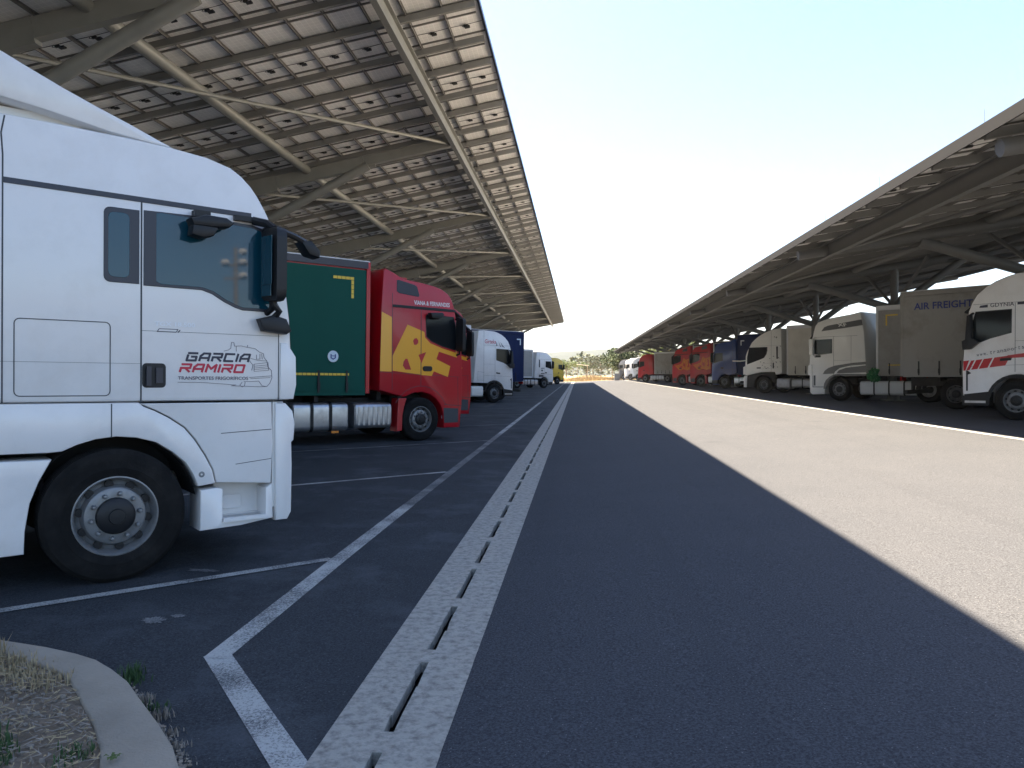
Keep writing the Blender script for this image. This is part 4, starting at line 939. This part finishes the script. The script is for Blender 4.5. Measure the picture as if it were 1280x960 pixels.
# ================================================================== VOLVO-LIKE cabs (long sloping window)
def fh_truck(X0, Y0, row, label, trailer_m='grey', style='girteka', scale=1.0, group='trucks parked in the left row', det=True, paint='white'):
    root, sd = vehicle_root('semi_truck', X0, Y0, row, half=1.25); tag(root, label, 'truck', group); X = 1.235; pm = M[paint]
    cab = generic_cab(root, sd, R_VOL, pm, X); front_details(cab, R_VOL, X, pm, (1.95, 2.85), (.55, 1.8)); visor(cab, 1.02, 3.02, X * .93, .22, .16)
    window(cab, FH_WIN, sd, X); window(cab, FH_WIN, -sd, X)
    g = MB(); side_line(g, [(.03, 3.03), (.03, 1.25)], sd, X, .012); side_line(g, [(-.72, 3.8), (-.72, 1.05)], sd, X, .012); side_line(g, [(-.72, 3.05), (1.0, 3.05)], sd, X, .008); side_line(g, [(-.70, 2.05), (.02, 2.05)], sd, X, .006); side_line(g, [(-.72, 1.45), (1.1, 1.40)], sd, X, .006)
    if style == 'girteka': side_line(g, [(-.68, 1.6), (-1.1, 1.65), (-1.12, 1.2), (-.7, 1.2)], sd, X, .008)
    g.build('panel_gap', M['groove'], cab)
    g = MB(); side_prism(g, [(.10, 1.62), (.37, 1.60), (.37, 1.53), (.12, 1.55)], sd, X, 0, .015); g.build('door_handle', M['black'], cab)
    g = MB(); arch = poly_arc((0, .505), .68, 8, 172, 12) + poly_arc((0, .505), .60, 172, 8, 12)
    side_prism(g, arch, sd, X, -.01, .012, .003); g.build('arch_trim', M['black'], root); g = MB(); side_prism(g, arch, -sd, X, -.01, .012, .003); g.build('arch_trim', M['black'], root)
    g = MB()
    for s2 in (1, -1): prism(g, [(.60, .74), (1.22, .66), (1.235, .36), (.62, .36)], *sorted((s2 * (X - .3), s2 * (X + .006))), .01, tumble=False)
    prism(g, [(1.0, .36), (1.27, .36), (1.27, .62), (1.0, .62)], -X, X, .01, tumble=False, bulge=.08); bmp = g.build('bumper', M['black'], root)
    g = MB(); side_prism(g, [(.70, .43), (1.20, .43), (1.20, .49), (.70, .49)], sd, X, 0, .02); g.build('step', M['alu'], root)
    g = MB(); side_prism(g, [(1.13, 1.28), (1.17, 1.30), (1.17, .75), (1.13, .75)], sd, X, 0, .014); side_prism(g, [(1.05, 1.22), (1.14, 1.30), (1.14, 1.18)], sd, X, 0, .012); g.build('corner_trim', M['black'], cab)
    for s2 in (sd, -sd): g = MB(); prism(g, [(.80, 2.04), (1.02, 1.86), (1.20, 1.85), (1.22, 2.08), (1.14, 2.12), (1.10, 2.75), (1.0, 2.80), (.98, 2.15)], *sorted((s2 * (X + .04), s2 * (X + .22))), .02, tumble=False); g.tube([(s2 * (X - .02), 1.0, 2.82), (s2 * (X + .12), 1.08, 2.74)], .03, 8); g.build('mirror', M['black'], cab, smooth=40)
    if style == 'girteka':
        text('lettering', 'Girteka', (-.66, 3.14, .08, 3.36), sd, X, M['redtxt'], cab, shear=.1, bold=.01, t=.004)
        g = MB()
        for p in ([(.12, 3.26), (.18, 3.02), (.10, 3.02)], [(.26, 3.28), (.36, 3.08), (.46, 2.98), (.36, 3.0)], [(.38, 3.26), (.55, 3.05), (.72, 2.93), (.52, 3.0)]): side_prism(g, p, sd, X, -.002, .003, 0)
        g.build('bird_decal', M['darktxt'], cab)
    elif style == 'gdynia':
        text('lettering', 'GDYNIA', (.60, 2.955, .05, 3.06), sd, X, M['darktxt'], cab, bold=.01, t=.004)
        text('lettering', 'www.transports', (.93, 1.71, -.55, 1.80), sd, X, M['darktxt'], cab, t=.004) if False else None
        g = MB(); side_prism(g, [(.66, 2.955), (.86, 2.955), (.84, 3.01), (.66, 3.03)], sd, X, -.002, .003, 0); g.build('dark_stripe', M['darktxt'], cab); g = MB(); side_prism(g, [(-.02, 2.98), (-1.1, 2.98), (-1.1, 3.05), (-.02, 3.05)], sd, X, -.002, .003, 0); g.build('dark_stripe', M['darktxt'], cab)
        g = MB(); n = 5; lo = lambda s: 1.30 + (1.15 - s) * .13; hi = lambda s: 1.56 + (1.15 - s) * .13
        cuts = [(1.24, 1.19), (1.17, 1.09), (1.05, .90), (.87, .66), (.62, .25)]
        for a, b in cuts: side_prism(g, [(a, lo(a)), (a - .10 if a > 1.2 else a - .12, hi(a)), (b - .12, hi(b)), (b, lo(b))] if a < 1.2 else [(1.24, lo(1.24)), (1.24, hi(1.24)), (1.10, hi(1.1)), (1.19, lo(1.19))], sd, X, -.002, .003, 0)
        side_prism(g, [(.25, 1.60), (.20, 1.68), (-1.15, 1.86), (-1.15, 1.72), (-.12, 1.62)], sd, X, -.002, .003, 0)
        g.build('red_stripe', M['red'], cab)
        # web address, tilted along the stripe
        for k, ch in enumerate('www.transports'):
            s = .92 - k * .080; z = 1.665 + k * .0137; wd = .062 if ch not in '.irt' else (.02 if ch == '.' else .042); ht = .066 if ch not in 't' else .088
            if ch == '.': ht = .018
            text('letter', ch, (s, z, s - wd, z + ht), sd, X, M['darktxt'], cab, t=.004)
    chassis(root, 6.2, .9); axle(root, 0, front=True); axle(root, -3.7, front=False, dual=True); mudguard(root, -3.7)
    fuel_tank(root, sd, -1.48, -.70, .32, .88, m=M['white_far'] if style == 'girteka' else M['alu'], straps=0, name='storage_box'); fuel_tank(root, sd, -3.1, -1.7, straps=2); fuel_tank(root, -sd, -3.0, -.9, straps=2)
    trailer(root, sd, -1.62, M[trailer_m], M['trailerw'], det=det, tape=False)
    return root
fh_truck(-4.43, 40.68, 1, 'white cab lettered Girteka in red script with pale blue storage box', 'grey', 'girteka')
gd = fh_truck(11.25, 20.8, -1, 'white cab lettered GDYNIA with red slanted stripes, nearest truck on the right', 'grey', 'gdynia', group='trucks parked in the right row')

# ================================================================== right row
def daf_truck(X0, Y0):
    root, sd = vehicle_root('semi_truck', X0, Y0, -1); tag(root, 'cream white cab with dark curved stripes lettered XF and grey curtain trailer', 'truck', 'trucks parked in the right row'); X = 1.235
    cab = generic_cab(root, sd, R_DAF, M['white_far'], X); front_details(cab, R_DAF, X, M['white_far'], (1.95, 2.85), (.5, 1.8)); visor(cab, 1.20, 3.0, X * .95, .18, .2)
    wn = [(1.14, 2.72), (.33, 2.74), (.33, 2.10), (.95, 2.04), (1.18, 2.10), (1.19, 2.3)]
    window(cab, wn, sd, X); window(cab, wn, -sd, X)
    g = MB(); side_prism(g, [(.83, 3.10), (.70, 3.27), (.52, 3.34), (-.98, 3.53), (-1.03, 3.28), (-.2, 3.19)], sd, X, -.002, .003, 0); g.build('dark_stripe', M['greyfair'], cab); g = MB()
    side_prism(g, [(.76, 1.18), (.66, 1.34), (.50, 1.45), (.20, 1.55), (-.6, 1.66), (-1.17, 1.70), (-1.17, 1.58), (-.5, 1.54), (-.02, 1.44), (.18, 1.30), (.24, 1.20)], sd, X, -.002, .003, 0); g.build('dark_stripe', M['greyfair'], cab); g = MB()
    side_prism(g, [(.14, 1.20), (.02, 1.34), (-.3, 1.45), (-1.18, 1.54), (-1.19, 1.24)], sd, X, -.002, .003, 0); g.build('dark_stripe', M['greyfair'], cab)
    text('lettering', 'XF', (.12, 3.27, -.32, 3.40), sd, X, M['white_far'], cab, shear=-.3, bold=.02, t=.006)
    g = MB(); side_prism(g, [(-1.19, 1.09), (-.25, 1.08)] + poly_arc((0, .505), .60, 100, 2, 8) + [(.72, .5), (.69, .75), (.60, .92), (.45, 1.05), (.28, 1.14), (.0, 1.19), (-1.19, 1.17)], sd, X, -.01, .015, .004)
    g.build('arch_trim', M['greyfair'], root)
    g = MB(); side_line(g, [(.26, 2.85), (.26, 1.1)], sd, X, .014); side_line(g, [(1.17, 2.84), (-.80, 2.84)], sd, X, .01); side_line(g, [(-.52, 2.84), (-.52, 1.2)], sd, X, .01); side_line(g, [(.24, 1.78), (-.52, 1.78)], sd, X, .006); side_line(g, [(1.22, 1.1), (1.22, .60), (.70, .60)], sd, X, .03); g.build('panel_gap', M['groove'], cab)
    g = MB(); side_prism(g, [(1.24, 1.10), (1.44, 1.14), (1.45, 1.55), (1.40, 1.60), (1.26, 1.60)], sd, X, -.05, .03, .01); g.build('corner_vane', M['white_far'], cab)
    g = MB(); side_prism(g, [(1.10, .66), (1.18, .66), (1.18, 1.12), (1.10, 1.12)], sd, X, -.03, .004); g.build('corner_trim', M['groove'], cab)
    g = MB(); side_prism(g, rrect(.85, 1.14, 1.93, 2.03, .04), sd, X, 0, .03); g.build('mirror_foot', M['black'], cab)
    for s2 in (1, -1): g = MB(); prism(g, [(1.12, 2.05), (1.30, 2.05), (1.32, 2.75), (1.14, 2.75)], *sorted((s2 * (X + .05), s2 * (X + .24))), .03, tumble=False); g.tube([(s2 * (X - .02), 1.1, 2.8), (s2 * (X + .14), 1.2, 2.72)], .03, 8); g.tube([(s2 * (X - .02), 1.1, 1.98), (s2 * (X + .14), 1.2, 2.08)], .03, 8); g.build('mirror', M['white_far'], cab, smooth=40)
    chassis(root, 6.2, .9); axle(root, 0, front=True); axle(root, -3.7, front=False, dual=True); mudguard(root, -3.7)
    fuel_tank(root, sd, -3.35, -.88, .27, .86, m=M['trailerw'], straps=3); fuel_tank(root, -sd, -3.0, -.9, straps=2)
    trailer(root, sd, -1.62, M['grey'], M['trailerw'])
    return root
daf_truck(11.5, 35.0)
def iveco_truck(X0, Y0):
    root, sd = vehicle_root('semi_truck', X0, Y0, -1); tag(root, 'white cab speckled with small dark leaf marks beside the cream trailer', 'truck', 'trucks parked in the right row'); X = 1.235
    cab = generic_cab(root, sd, R_IVE, M['white_far'], X); front_details(cab, R_IVE, X, M['white_far'], (1.9, 2.75), (1.1, 1.5))
    wn = [(1.02, 2.82), (-.24, 2.82), (-.24, 2.6), (-.18, 2.38), (-.02, 2.16), (.3, 2.04), (1.16, 1.76), (1.16, 2.2)]
    window(cab, wn, sd, X); window(cab, wn, -sd, X)
    g = MB()
    for s2 in (1, -1): prism(g, [(-.70, 1.27), (.20, 1.25), (1.14, 1.06), (1.18, .34), (.66, .34), (.62, .70), (.46, .96), (.2, 1.10), (0, 1.13), (-.3, 1.08), (-.5, .92), (-.6, .7), (-.72, .6)], *sorted((s2 * (X - .3), s2 * (X - .01))), .01, tumble=False)
    g.build('lower_fender', M['dark'], root)
    g = MB(); prism(g, [(1.17, 1.06), (1.34, 1.08), (1.40, .95), (1.40, .34), (1.19, .34)], -X, X, .02, tumble=False, bulge=.06); g.build('bumper', M['white_far'], root)
    g = MB(); prism(g, [(1.24, 1.12), (1.42, 1.14), (1.42, 1.60), (1.30, 1.66), (1.24, 1.6)], *sorted((sd * (X - .08), sd * (X + .02))), .01, tumble=False); g.build('corner_vane', M['white_far'], cab)
    g = MB(); side_prism(g, [(-.83, 2.83), (-.94, 2.83), (-.94, 2.08), (-.85, 2.08)], sd, X, 0, .008); side_prism(g, [(-.60, 1.85), (-.68, 1.85), (-.68, 1.50), (-.60, 1.50)], sd, X, 0, .008); g.build('air_slot', M['black'], cab)
    r = random.Random(5); g = MB()
    for k in range(26):
        s = r.uniform(-1.1, .25); v = r.uniform(1.45, 3.5 if s < -.7 else 2.3); L = r.uniform(.05, .11); t = r.uniform(-.2, .9); c_, s_ = cos(t), sin(t)
        if (s > -.3 and v > 1.95): continue
        side_prism(g, [(s - L * c_, v - L * s_), (s + .02 * s_, v - .02 * c_), (s + L * .4 * c_, v + L * .4 * s_), (s - .03 * s_, v + .03 * c_)], sd, X, -.001, .003, 0)
    g.build('leaf_decal', M['darktxt'], cab)
    g = MB(); side_prism(g, rrect(.20, .48, 1.50, 1.58, .03), sd, X, 0, .02); g.build('door_handle', M['black'], cab)
    g = MB(); side_line(g, [(-.50, 3.75), (-.50, 1.3)], sd, X, .01); side_line(g, [(.1, 1.82), (-.55, 1.82), (-.55, 1.5), (.1, 1.5)], sd, X, .006); side_line(g, [(1.0, 2.9), (-1.1, 2.9)], sd, X, .006); g.build('panel_gap', M['groove'], cab)
    g = MB(); g.tube([(sd * X, 1.22, 2.02), (sd * (X + .3), 1.45, 1.98), (sd * (X + .45), 1.9, 2.0)], [.035, .04, .03], 8); g.build('mirror', M['white_far'], cab, smooth=40)
    chassis(root, 6.2, .9); axle(root, 0, front=True); axle(root, -3.7, front=False, dual=True); mudguard(root, -3.7)
    fuel_tank(root, sd, -1.70, -.83, .25, .88, straps=0); fuel_tank(root, sd, -3.2, -1.8, .32, .86, straps=1); fuel_tank(root, -sd, -3.0, -.9, straps=2)
    trailer(root, sd, -1.55, M['cream'], M['trailerw'], tape=False)
iveco_truck(11.4, 48.4)
def plain_truck(X0, Y0, row, paint, trailer_m, label, group, ring=R_VOL, kind='curtain', mt='trailerw', top=None, det=False, emblem=False, trailer_on=True):
    root, sd = vehicle_root('semi_truck', X0, Y0, row); tag(root, label, 'truck', group); X = 1.235; pm = M[paint]
    cab = generic_cab(root, sd, ring, pm, X); front_details(cab, ring, X, pm, (1.95, 2.85), (.55, 1.8)); visor(cab, max(p[0] for p in ring if p[1] > 2.9) - .05, 3.0, X * .93, .2, .15)
    wn = [(.16, 2.86), (.92, 2.84), (1.0, 2.4), (1.04, 2.05), (.92, 2.03), (.60, 2.13), (.16, 2.22)]
    window(cab, wn, sd, X); window(cab, wn, -sd, X)
    g = MB(); side_line(g, [(.05, 3.0), (.05, 1.3)], sd, X, .014); side_line(g, [(-.74, 3.7), (-.74, 1.1)], sd, X, .014); side_line(g, [(-.9, 3.04), (.95, 3.04)], sd, X, .012); side_line(g, [(-1.0, 1.5), (1.1, 1.46)], sd, X, .012); g.build('panel_gap', M['groove'], cab)
    g = MB(); side_prism(g, rrect(.10, .34, 1.56, 1.70, .04), sd, X, 0, .015); g.build('door_handle', M['black'], cab)
    g = MB()
    for s2 in (1, -1): prism(g, [(.62, .66), (1.17, .64), (1.18, .34), (.64, .34)], *sorted((s2 * (X - .3), s2 * (X + .006))), .01, tumble=False)
    g.build('step', M['black'] if paint != 'white' else M['dark'], root)
    mirror(root, cab, sd, .98, 2.1, 2.85, X); mirror(root, cab, -sd, .98, 2.1, 2.85, X)
    if emblem:
        g = MB(); side_prism(g, [(-.50, 1.50), (.02, 1.52), (.03, 1.62), (-.48, 1.60)], sd, X, 0, .004, 0); side_prism(g, [(-.45, 1.78), (-.2, 1.78), (-.2, 1.95), (-.45, 1.95)], sd, X, 0, .004, 0); side_prism(g, [(-.5, 2.05), (.0, 2.08), (.0, 2.14), (-.4, 2.14)], sd, X, 0, .004, 0); side_prism(g, [(-.78, 1.16), (-.12, 1.2), (-.12, 1.42), (-.78, 1.42)], sd, X, 0, .004, 0); g.build('dark_decal', M['greyfair'], cab)
        g = MB(); side_prism(g, rrect(-.78, -.62, 2.2, 3.0, .03), sd, X, 0, .006); g.build('rear_window', M['navy'], cab)
    chassis(root, 6.2, .9); axle(root, 0, front=True); axle(root, -3.7, front=False, dual=True); mudguard(root, -3.7)
    fuel_tank(root, sd, -1.8, -.85, straps=1); fuel_tank(root, sd, -3.1, -1.9, straps=2); fuel_tank(root, -sd, -3.0, -.9, straps=2)
    if trailer_on:
        body = trailer(root, sd, -1.65, M[trailer_m], M[mt], kind=kind, det=det, tape=False)
        if emblem:
            KT[0] = 0.0; n = 20; g = MB(); side_prism(g, [(-5.1 + .95 * cos(2 * pi * k / n), 3.0 + .8 * sin(2 * pi * k / n) + .3 * cos(2 * pi * k / n)) for k in range(n)], sd, 1.27, 0, .006, 0); g.build('round_emblem', M['tape'], body); KT[0] = 0.012
    return root
RG, LG = 'trucks parked in the right row', 'trucks parked in the left row'
plain_truck(11.8, 63.3, -1, 'blue', 'bluec', 'dark blue cab with dark blue trailer beside the flame cabs', RG, R_RED, mt='bluec')
red_truck(11.2, 71.4, 'red cab with orange flame artwork, next to the dark blue cab', -1, False, 'bluec', True, group=RG, det=False)
red_truck(10.4, 78.2, 'red cab with orange flame artwork, farther of the two flame trucks', -1, False, 'grey', True, group=RG, det=False)
plain_truck(9.2, 106.5, -1, 'red', 'grey', 'plain red cab with pale grey curtain trailer far down the right row', RG, R_VOL, det=True)
plain_truck(10.2, 132.0, -1, 'white', 'grey', 'far white cab right beside the plain red cab', RG, R_VOL, kind='box')
plain_truck(9.4, 139.5, -1, 'white', 'trailerw', 'far white cab second from the end of the right row', RG, R_DAF, kind='box')
plain_truck(8.6, 146.5, -1, 'greyfair', 'trailerw', 'dark cab at the very end of the right row beside the green tree', RG, R_VOL, kind='box')
plain_truck(-3.55, 81.5, 1, 'white', 'grey', 'white cab with small dark marks and pale grey trailer with a yellow emblem', LG, R_VOL, kind='box', emblem=True)
plain_truck(-2.95, 112.0, 1, 'yellowcab', 'grey', 'yellow cab last in the left row', LG, R_VOL)
# reversed trailers: their rear end faces the aisle
def lone_trailer(X0, Y0, row, m_side, m_frame, label, group, txt=None, mark=False):
    root, sd = vehicle_root('semi_trailer', X0, Y0, row, half=1.26, flip=True); tag(root, label, 'trailer', group)
    body = trailer(root, sd, 13.6, M[m_side], M[m_frame], tape=False, det=True, top_trim=M[m_side])
    KT[0] = 0.0
    if txt: text('lettering', txt, (.46, 3.38, 3.50, 3.62), sd, 1.285, M['bluetxt'], body, bold=.015, t=.004)
    if mark:
        g = MB()
        for p in ([(.25, 3.55), (.55, 3.55), (.55, 3.62), (.25, 3.62)], [(.25, 3.25), (.32, 3.25), (.32, 3.62), (.25, 3.62)]): side_prism(g, p, sd, 1.27, 0, .005, 0)
        g.build('reflective_tape', M['sign'], body)
    KT[0] = 0.012
lone_trailer(11.25, 27.9, -1, 'taupe', 'taupe', 'dusty taupe curtain trailer lettered AIR FREIGHT CARGO', 'trailers parked without a visible cab', 'AIR FREIGHT CARGO')
lone_trailer(-3.25, 45.6, 1, 'bluec', 'bluec', 'dark blue curtain trailer behind the white Girteka cab', 'trailers parked without a visible cab', None, True)
lone_trailer(11.8, 58.0, -1, 'bluec', 'bluec', 'dark navy trailer in shade behind the speckled white cab', 'trailers parked without a visible cab', None, True)

# green sacking bundle lying on the catwalk behind the striped cream cab
def bundle():
    r = random.Random(2); mb = MB(); a = radians(-46); h = Vector((sin(a), cos(a), 0)); base = Vector((11.5, 35.0, 0)) - h * 1.52 ; base.z = gz(12.6) + .90
    n1, n2 = 22, 14
    for i in range(n2 + 1):
        th = pi * i / n2
        for k in range(n1):
            ph = 2 * pi * k / n1; q = r.uniform(.72, 1.2) * (1 + .25 * sin(3 * ph + i)); mb.v.append((base.x + .26 * sin(th) * cos(ph) * q, base.y + .26 * sin(th) * sin(ph) * q, base.z + .22 - .24 * cos(th) * (q if i < n2 else 1)))
    for i in range(n2):
        for k in range(n1): mb.face([i * n1 + k, i * n1 + (k + 1) % n1, (i + 1) * n1 + (k + 1) % n1, (i + 1) * n1 + k])
    tag(mb.build('sacking_bundle', M['plas_green']), 'bundle of green sacking behind the striped cream cab, above its fuel tanks', 'bundle')
bundle()

# ================================================================== FAR BACKGROUND
def leaf_crown(mb, c, rx, rz, n, r, leaf, mats=2):
    blobs = [(Vector((r.gauss(0, .45) * rx, r.gauss(0, .45) * rx, r.uniform(-.6, .75) * rz)), r.uniform(.3, .55)) for _ in range(11)]
    for _ in range(n):
        b, s = r.choice(blobs); d = Vector((r.gauss(0, 1), r.gauss(0, 1), r.gauss(0, 1))); d = d / max(.3, d.length) * (r.random() ** .4) * s
        p = Vector(c) + b + Vector((d.x * rx, d.y * rx, d.z * rz * .8)); L = leaf * r.uniform(.6, 1.4); u = Vector((r.gauss(0, 1), r.gauss(0, 1), r.gauss(0, .6))).normalized(); v = u.cross(Vector((r.gauss(0, 1), r.gauss(0, 1), r.gauss(0, 1)))).normalized()
        i = len(mb.v); mb.v += [tuple(p - u * L), tuple(p + v * L * .45), tuple(p + u * L), tuple(p - v * L * .45)]; mb.face([i, i + 1, i + 2, i + 3])
def tree_proto(seed, h, rx, m, n=1400, leaf=.28, bare=.25, spread=1.0):
    r = random.Random(seed); tr = MB()
    tr.tube([(0, 0, -.2), (r.uniform(-.1, .1), r.uniform(-.1, .1), h * .35), (r.uniform(-.3, .3), r.uniform(-.3, .3), h * .8)], [h * .03, h * .022, h * .006], 8)
    for k in range(6): a = r.uniform(0, 6.28); z = h * r.uniform(bare, .65); tr.tube([(0, 0, z), (cos(a) * rx * .35, sin(a) * rx * .35, z + h * .12), (cos(a) * rx * .7, sin(a) * rx * .7, z + h * .2)], [h * .012, h * .008, h * .003], 6)
    cr = MB(); leaf_crown(cr, (0, 0, h * (.5 + bare / 2)), rx, h * (1 - bare) * .5, n, r, leaf)
    t = tr.build('trunk', M['bark'], None, smooth=40); c = cr.build('crown', m); d = (t.data, c.data); bpy.data.objects.remove(t); bpy.data.objects.remove(c); return d
TP = [tree_proto(1, 9, 4.2, M['leaf2']), tree_proto(2, 8, 3.6, M['leaf1']), tree_proto(3, 10, 3.4, M['leaf2'], bare=.35), tree_proto(4, 7, 4.0, M['leaf3'], leaf=.25)]
def tree(x, y, s, k, label, group='trees beyond the dry grass field'):
    e = empty('tree', (x, y, tz(x, y))); e.scale = (s, s, s); e.rotation_euler = (0, 0, random.uniform(0, 6)); tag(e, label, 'tree', group)
    link('trunk', TP[k][0], e); link('crown', TP[k][1], e)
rt = random.Random(21)
bigp = tree_proto(9, 8.2, 4.2, M['leaf1'], n=5200, leaf=.24, bare=.08)
e = empty('tree', (8.9, 154, .3)); tag(e, 'bushy green tree at the far end of the right canopy', 'tree'); link('trunk', bigp[0], e); link('crown', bigp[1], e)
bigp2 = tree_proto(10, 11, 5.0, M['leaf3'], n=3600, leaf=.26, bare=.2)
e = empty('tree', (19, 172, .5)); tag(e, 'taller tree showing behind the far end of the right canopy', 'tree'); link('trunk', bigp2[0], e); link('crown', bigp2[1], e)
for i in range(34):
    x = -42 + i * 4.0 + rt.uniform(-2, 2); y = rt.uniform(235, 300); tree(x, y, rt.uniform(.55, .95), rt.choice([0, 1, 2, 0, 1, 3]), 'pale green tree in the distant tree line beyond the dry field')
for i in range(26):
    x = 22 + i * 5.2 + rt.uniform(-2, 2); y = rt.uniform(175, 215); tree(x, y, rt.uniform(.7, 1.0), rt.choice([0, 1, 2]), 'tree standing behind the right canopy beyond the lot', 'trees behind the right canopy')
# distant wood as one mass and a low hill
wd = MB(); r = random.Random(31)
for _ in range(26000):
    x = r.uniform(-260, 320); y = r.uniform(330, 420); z = r.uniform(0, 1) ** .6 * (9 + 2.2 * sin(x * .09) + 1.6 * sin(x * .31 + 1)) ; L = r.uniform(.5, 1.1); u = Vector((r.gauss(0, 1), r.gauss(0, 1), r.gauss(0, .6))).normalized(); v = u.cross(Vector((r.gauss(0, 1), r.gauss(0, 1), 1))).normalized(); p = Vector((x, y, z)); i = len(wd.v); wd.v += [tuple(p - u * L), tuple(p + v * L * .6), tuple(p + u * L), tuple(p - v * L * .6)]; wd.face([i, i + 1, i + 2, i + 3])
tag(wd.build('distant_wood', M['leaf2']), 'hazy wood along the horizon', 'wood', kind='stuff')
hl = MB(); nx = 90
for j, (y, k) in enumerate(((430, 0), (520, .6), (640, 1), (900, .4))):
    for i in range(nx + 1): x = -900 + 1800 * i / nx; hl.v.append((x, y, -1 + k * (17 + 5 * sin(x * .006 + 1) + 2 * sin(x * .021))))
for j in range(3):
    for i in range(nx): a = j * (nx + 1) + i; hl.face([a, a + 1, a + nx + 2, a + nx + 1])
hl.build('hill', M['hill'], smooth=80)['kind'] = 'structure'
# tall dry grass strip at the end of the road
gs = MB()
for _ in range(16000):
    x = r.uniform(-30, 34); y = 150 + abs(r.gauss(0, 9)); h = r.uniform(.4, 1.1) * (1 + .3 * sin(x * .7)); t = r.uniform(0, 3.14); w_ = .05; i = len(gs.v); z = tz(x, y)
    gs.v += [(x - cos(t) * w_, y - sin(t) * w_, z), (x + cos(t) * w_, y + sin(t) * w_, z), (x + r.gauss(0, .15), y + r.gauss(0, .15), z + h)]; gs.face([i, i + 1, i + 2])
tag(gs.build('dry_grass', M['straw']), 'strip of tall golden dry grass at the end of the road', 'grass', kind='stuff')
# wire fence with concrete posts behind it
fe = empty('wire_fence', (0, 166, tz(0, 166))); tag(fe, 'wire fence on pale concrete posts beyond the dry grass', 'fence')
for k in range(14):
    p = MB(); p.box((-22 + k * 4.2, 0, 1.3), (.13, .13, 2.6)); p.build('fence_post', M['kerb'], fe)
wr = MB()
for z in (.3, .7, 1.1, 1.5, 1.9, 2.3): wr.tube([(-22, 0, z), (33, 0, z)], .012, 4)
wr.build('fence_wire', M['frame'], fe)
for x, y, wd_, lb in ((-9.3, 210, 5.0, 'small white low building left beyond the fence'), (1.2, 205, 3.2, 'small pale roofed shelter on posts beyond the fence')):
    e = empty('shelter', (x, y, tz(x, y))); tag(e, lb, 'shelter')
    b = MB(); b.box((0, 0, 2.1 if wd_ > 4 else 3.6), (wd_, 3, .12), Matrix.Rotation(.12, 3, 'Y')); b.build('roof', M['trailerw'], e)
    b = MB()
    for sx in (-1, 1):
        for sy in (-1, 1): b.box((sx * wd_ * .42, sy * 1.2, (1.0 if wd_ > 4 else 1.75)), (.12, .12, 2.1 if wd_ > 4 else 3.5))
    b.build('post', M['kerb'], e)
    if wd_ > 4: b = MB(); b.box((0, 0, .95), (wd_ * .8, 2.2, 1.9)); b.build('wall', M['cream'], e)
bx = MB(); bx.box((0, 0, .6), (1.0, .8, 1.2)); bx.box((0, 0, 1.23), (1.1, .9, .06)); tag(bx.build('utility_box', M['taupe'], loc=(7.1, 141, gz(7.1))), 'small brown box standing at the road edge by the last truck', 'box')

# floodlight mast behind the photographer, mirrored in the white truck's side window
fmz = gz(24); fmr = empty('floodlight_mast', (24.0, -7.3, fmz)); tag(fmr, 'pale floodlight mast seen mirrored in the side window of the nearest white truck', 'lamp post')
q = MB(); q.tube([(0, 0, 0), (0, 0, 7.0)], [.13, .08], 12); q.build('pole', M['kerb'], fmr, smooth=40)
q = MB(); q.box((0, 0, 6.2), (.1, 1.3, .1)); q.box((0, 0, 5.6), (.1, 1.1, .1)); q.build('crossbar', M['kerb'], fmr)
for yy, zz in ((.42, 6.3), (-.42, 6.3), (.42, 5.7), (.42, 6.75)):
    q = MB(); q.lathe([(-.30, .01), (-.28, .11), (-.05, .15), (.0, .15), (.02, .01)], 16, (-.05, yy, zz)); q.build('floodlight', M['trailerw'], fmr, smooth=40)

# thin summer air: one even volume round the whole place
hz = MB(); hz.box((0, 1400, 80), (1900, 3300, 172)); hz_o = hz.build('haze', bpy.data.materials.new('haze_air')); hz_o['kind'] = 'stuff'
hm = hz_o.data.materials[0]; hm.use_nodes = True; hn = hm.node_tree; hn.nodes.clear(); out = hn.nodes.new('ShaderNodeOutputMaterial'); pv_ = hn.nodes.new('ShaderNodeVolumePrincipled')
pv_.inputs['Color'].default_value = (.95, .97, 1, 1); pv_.inputs['Density'].default_value = .0001; hn.links.new(pv_.outputs[0], out.inputs['Volume'])
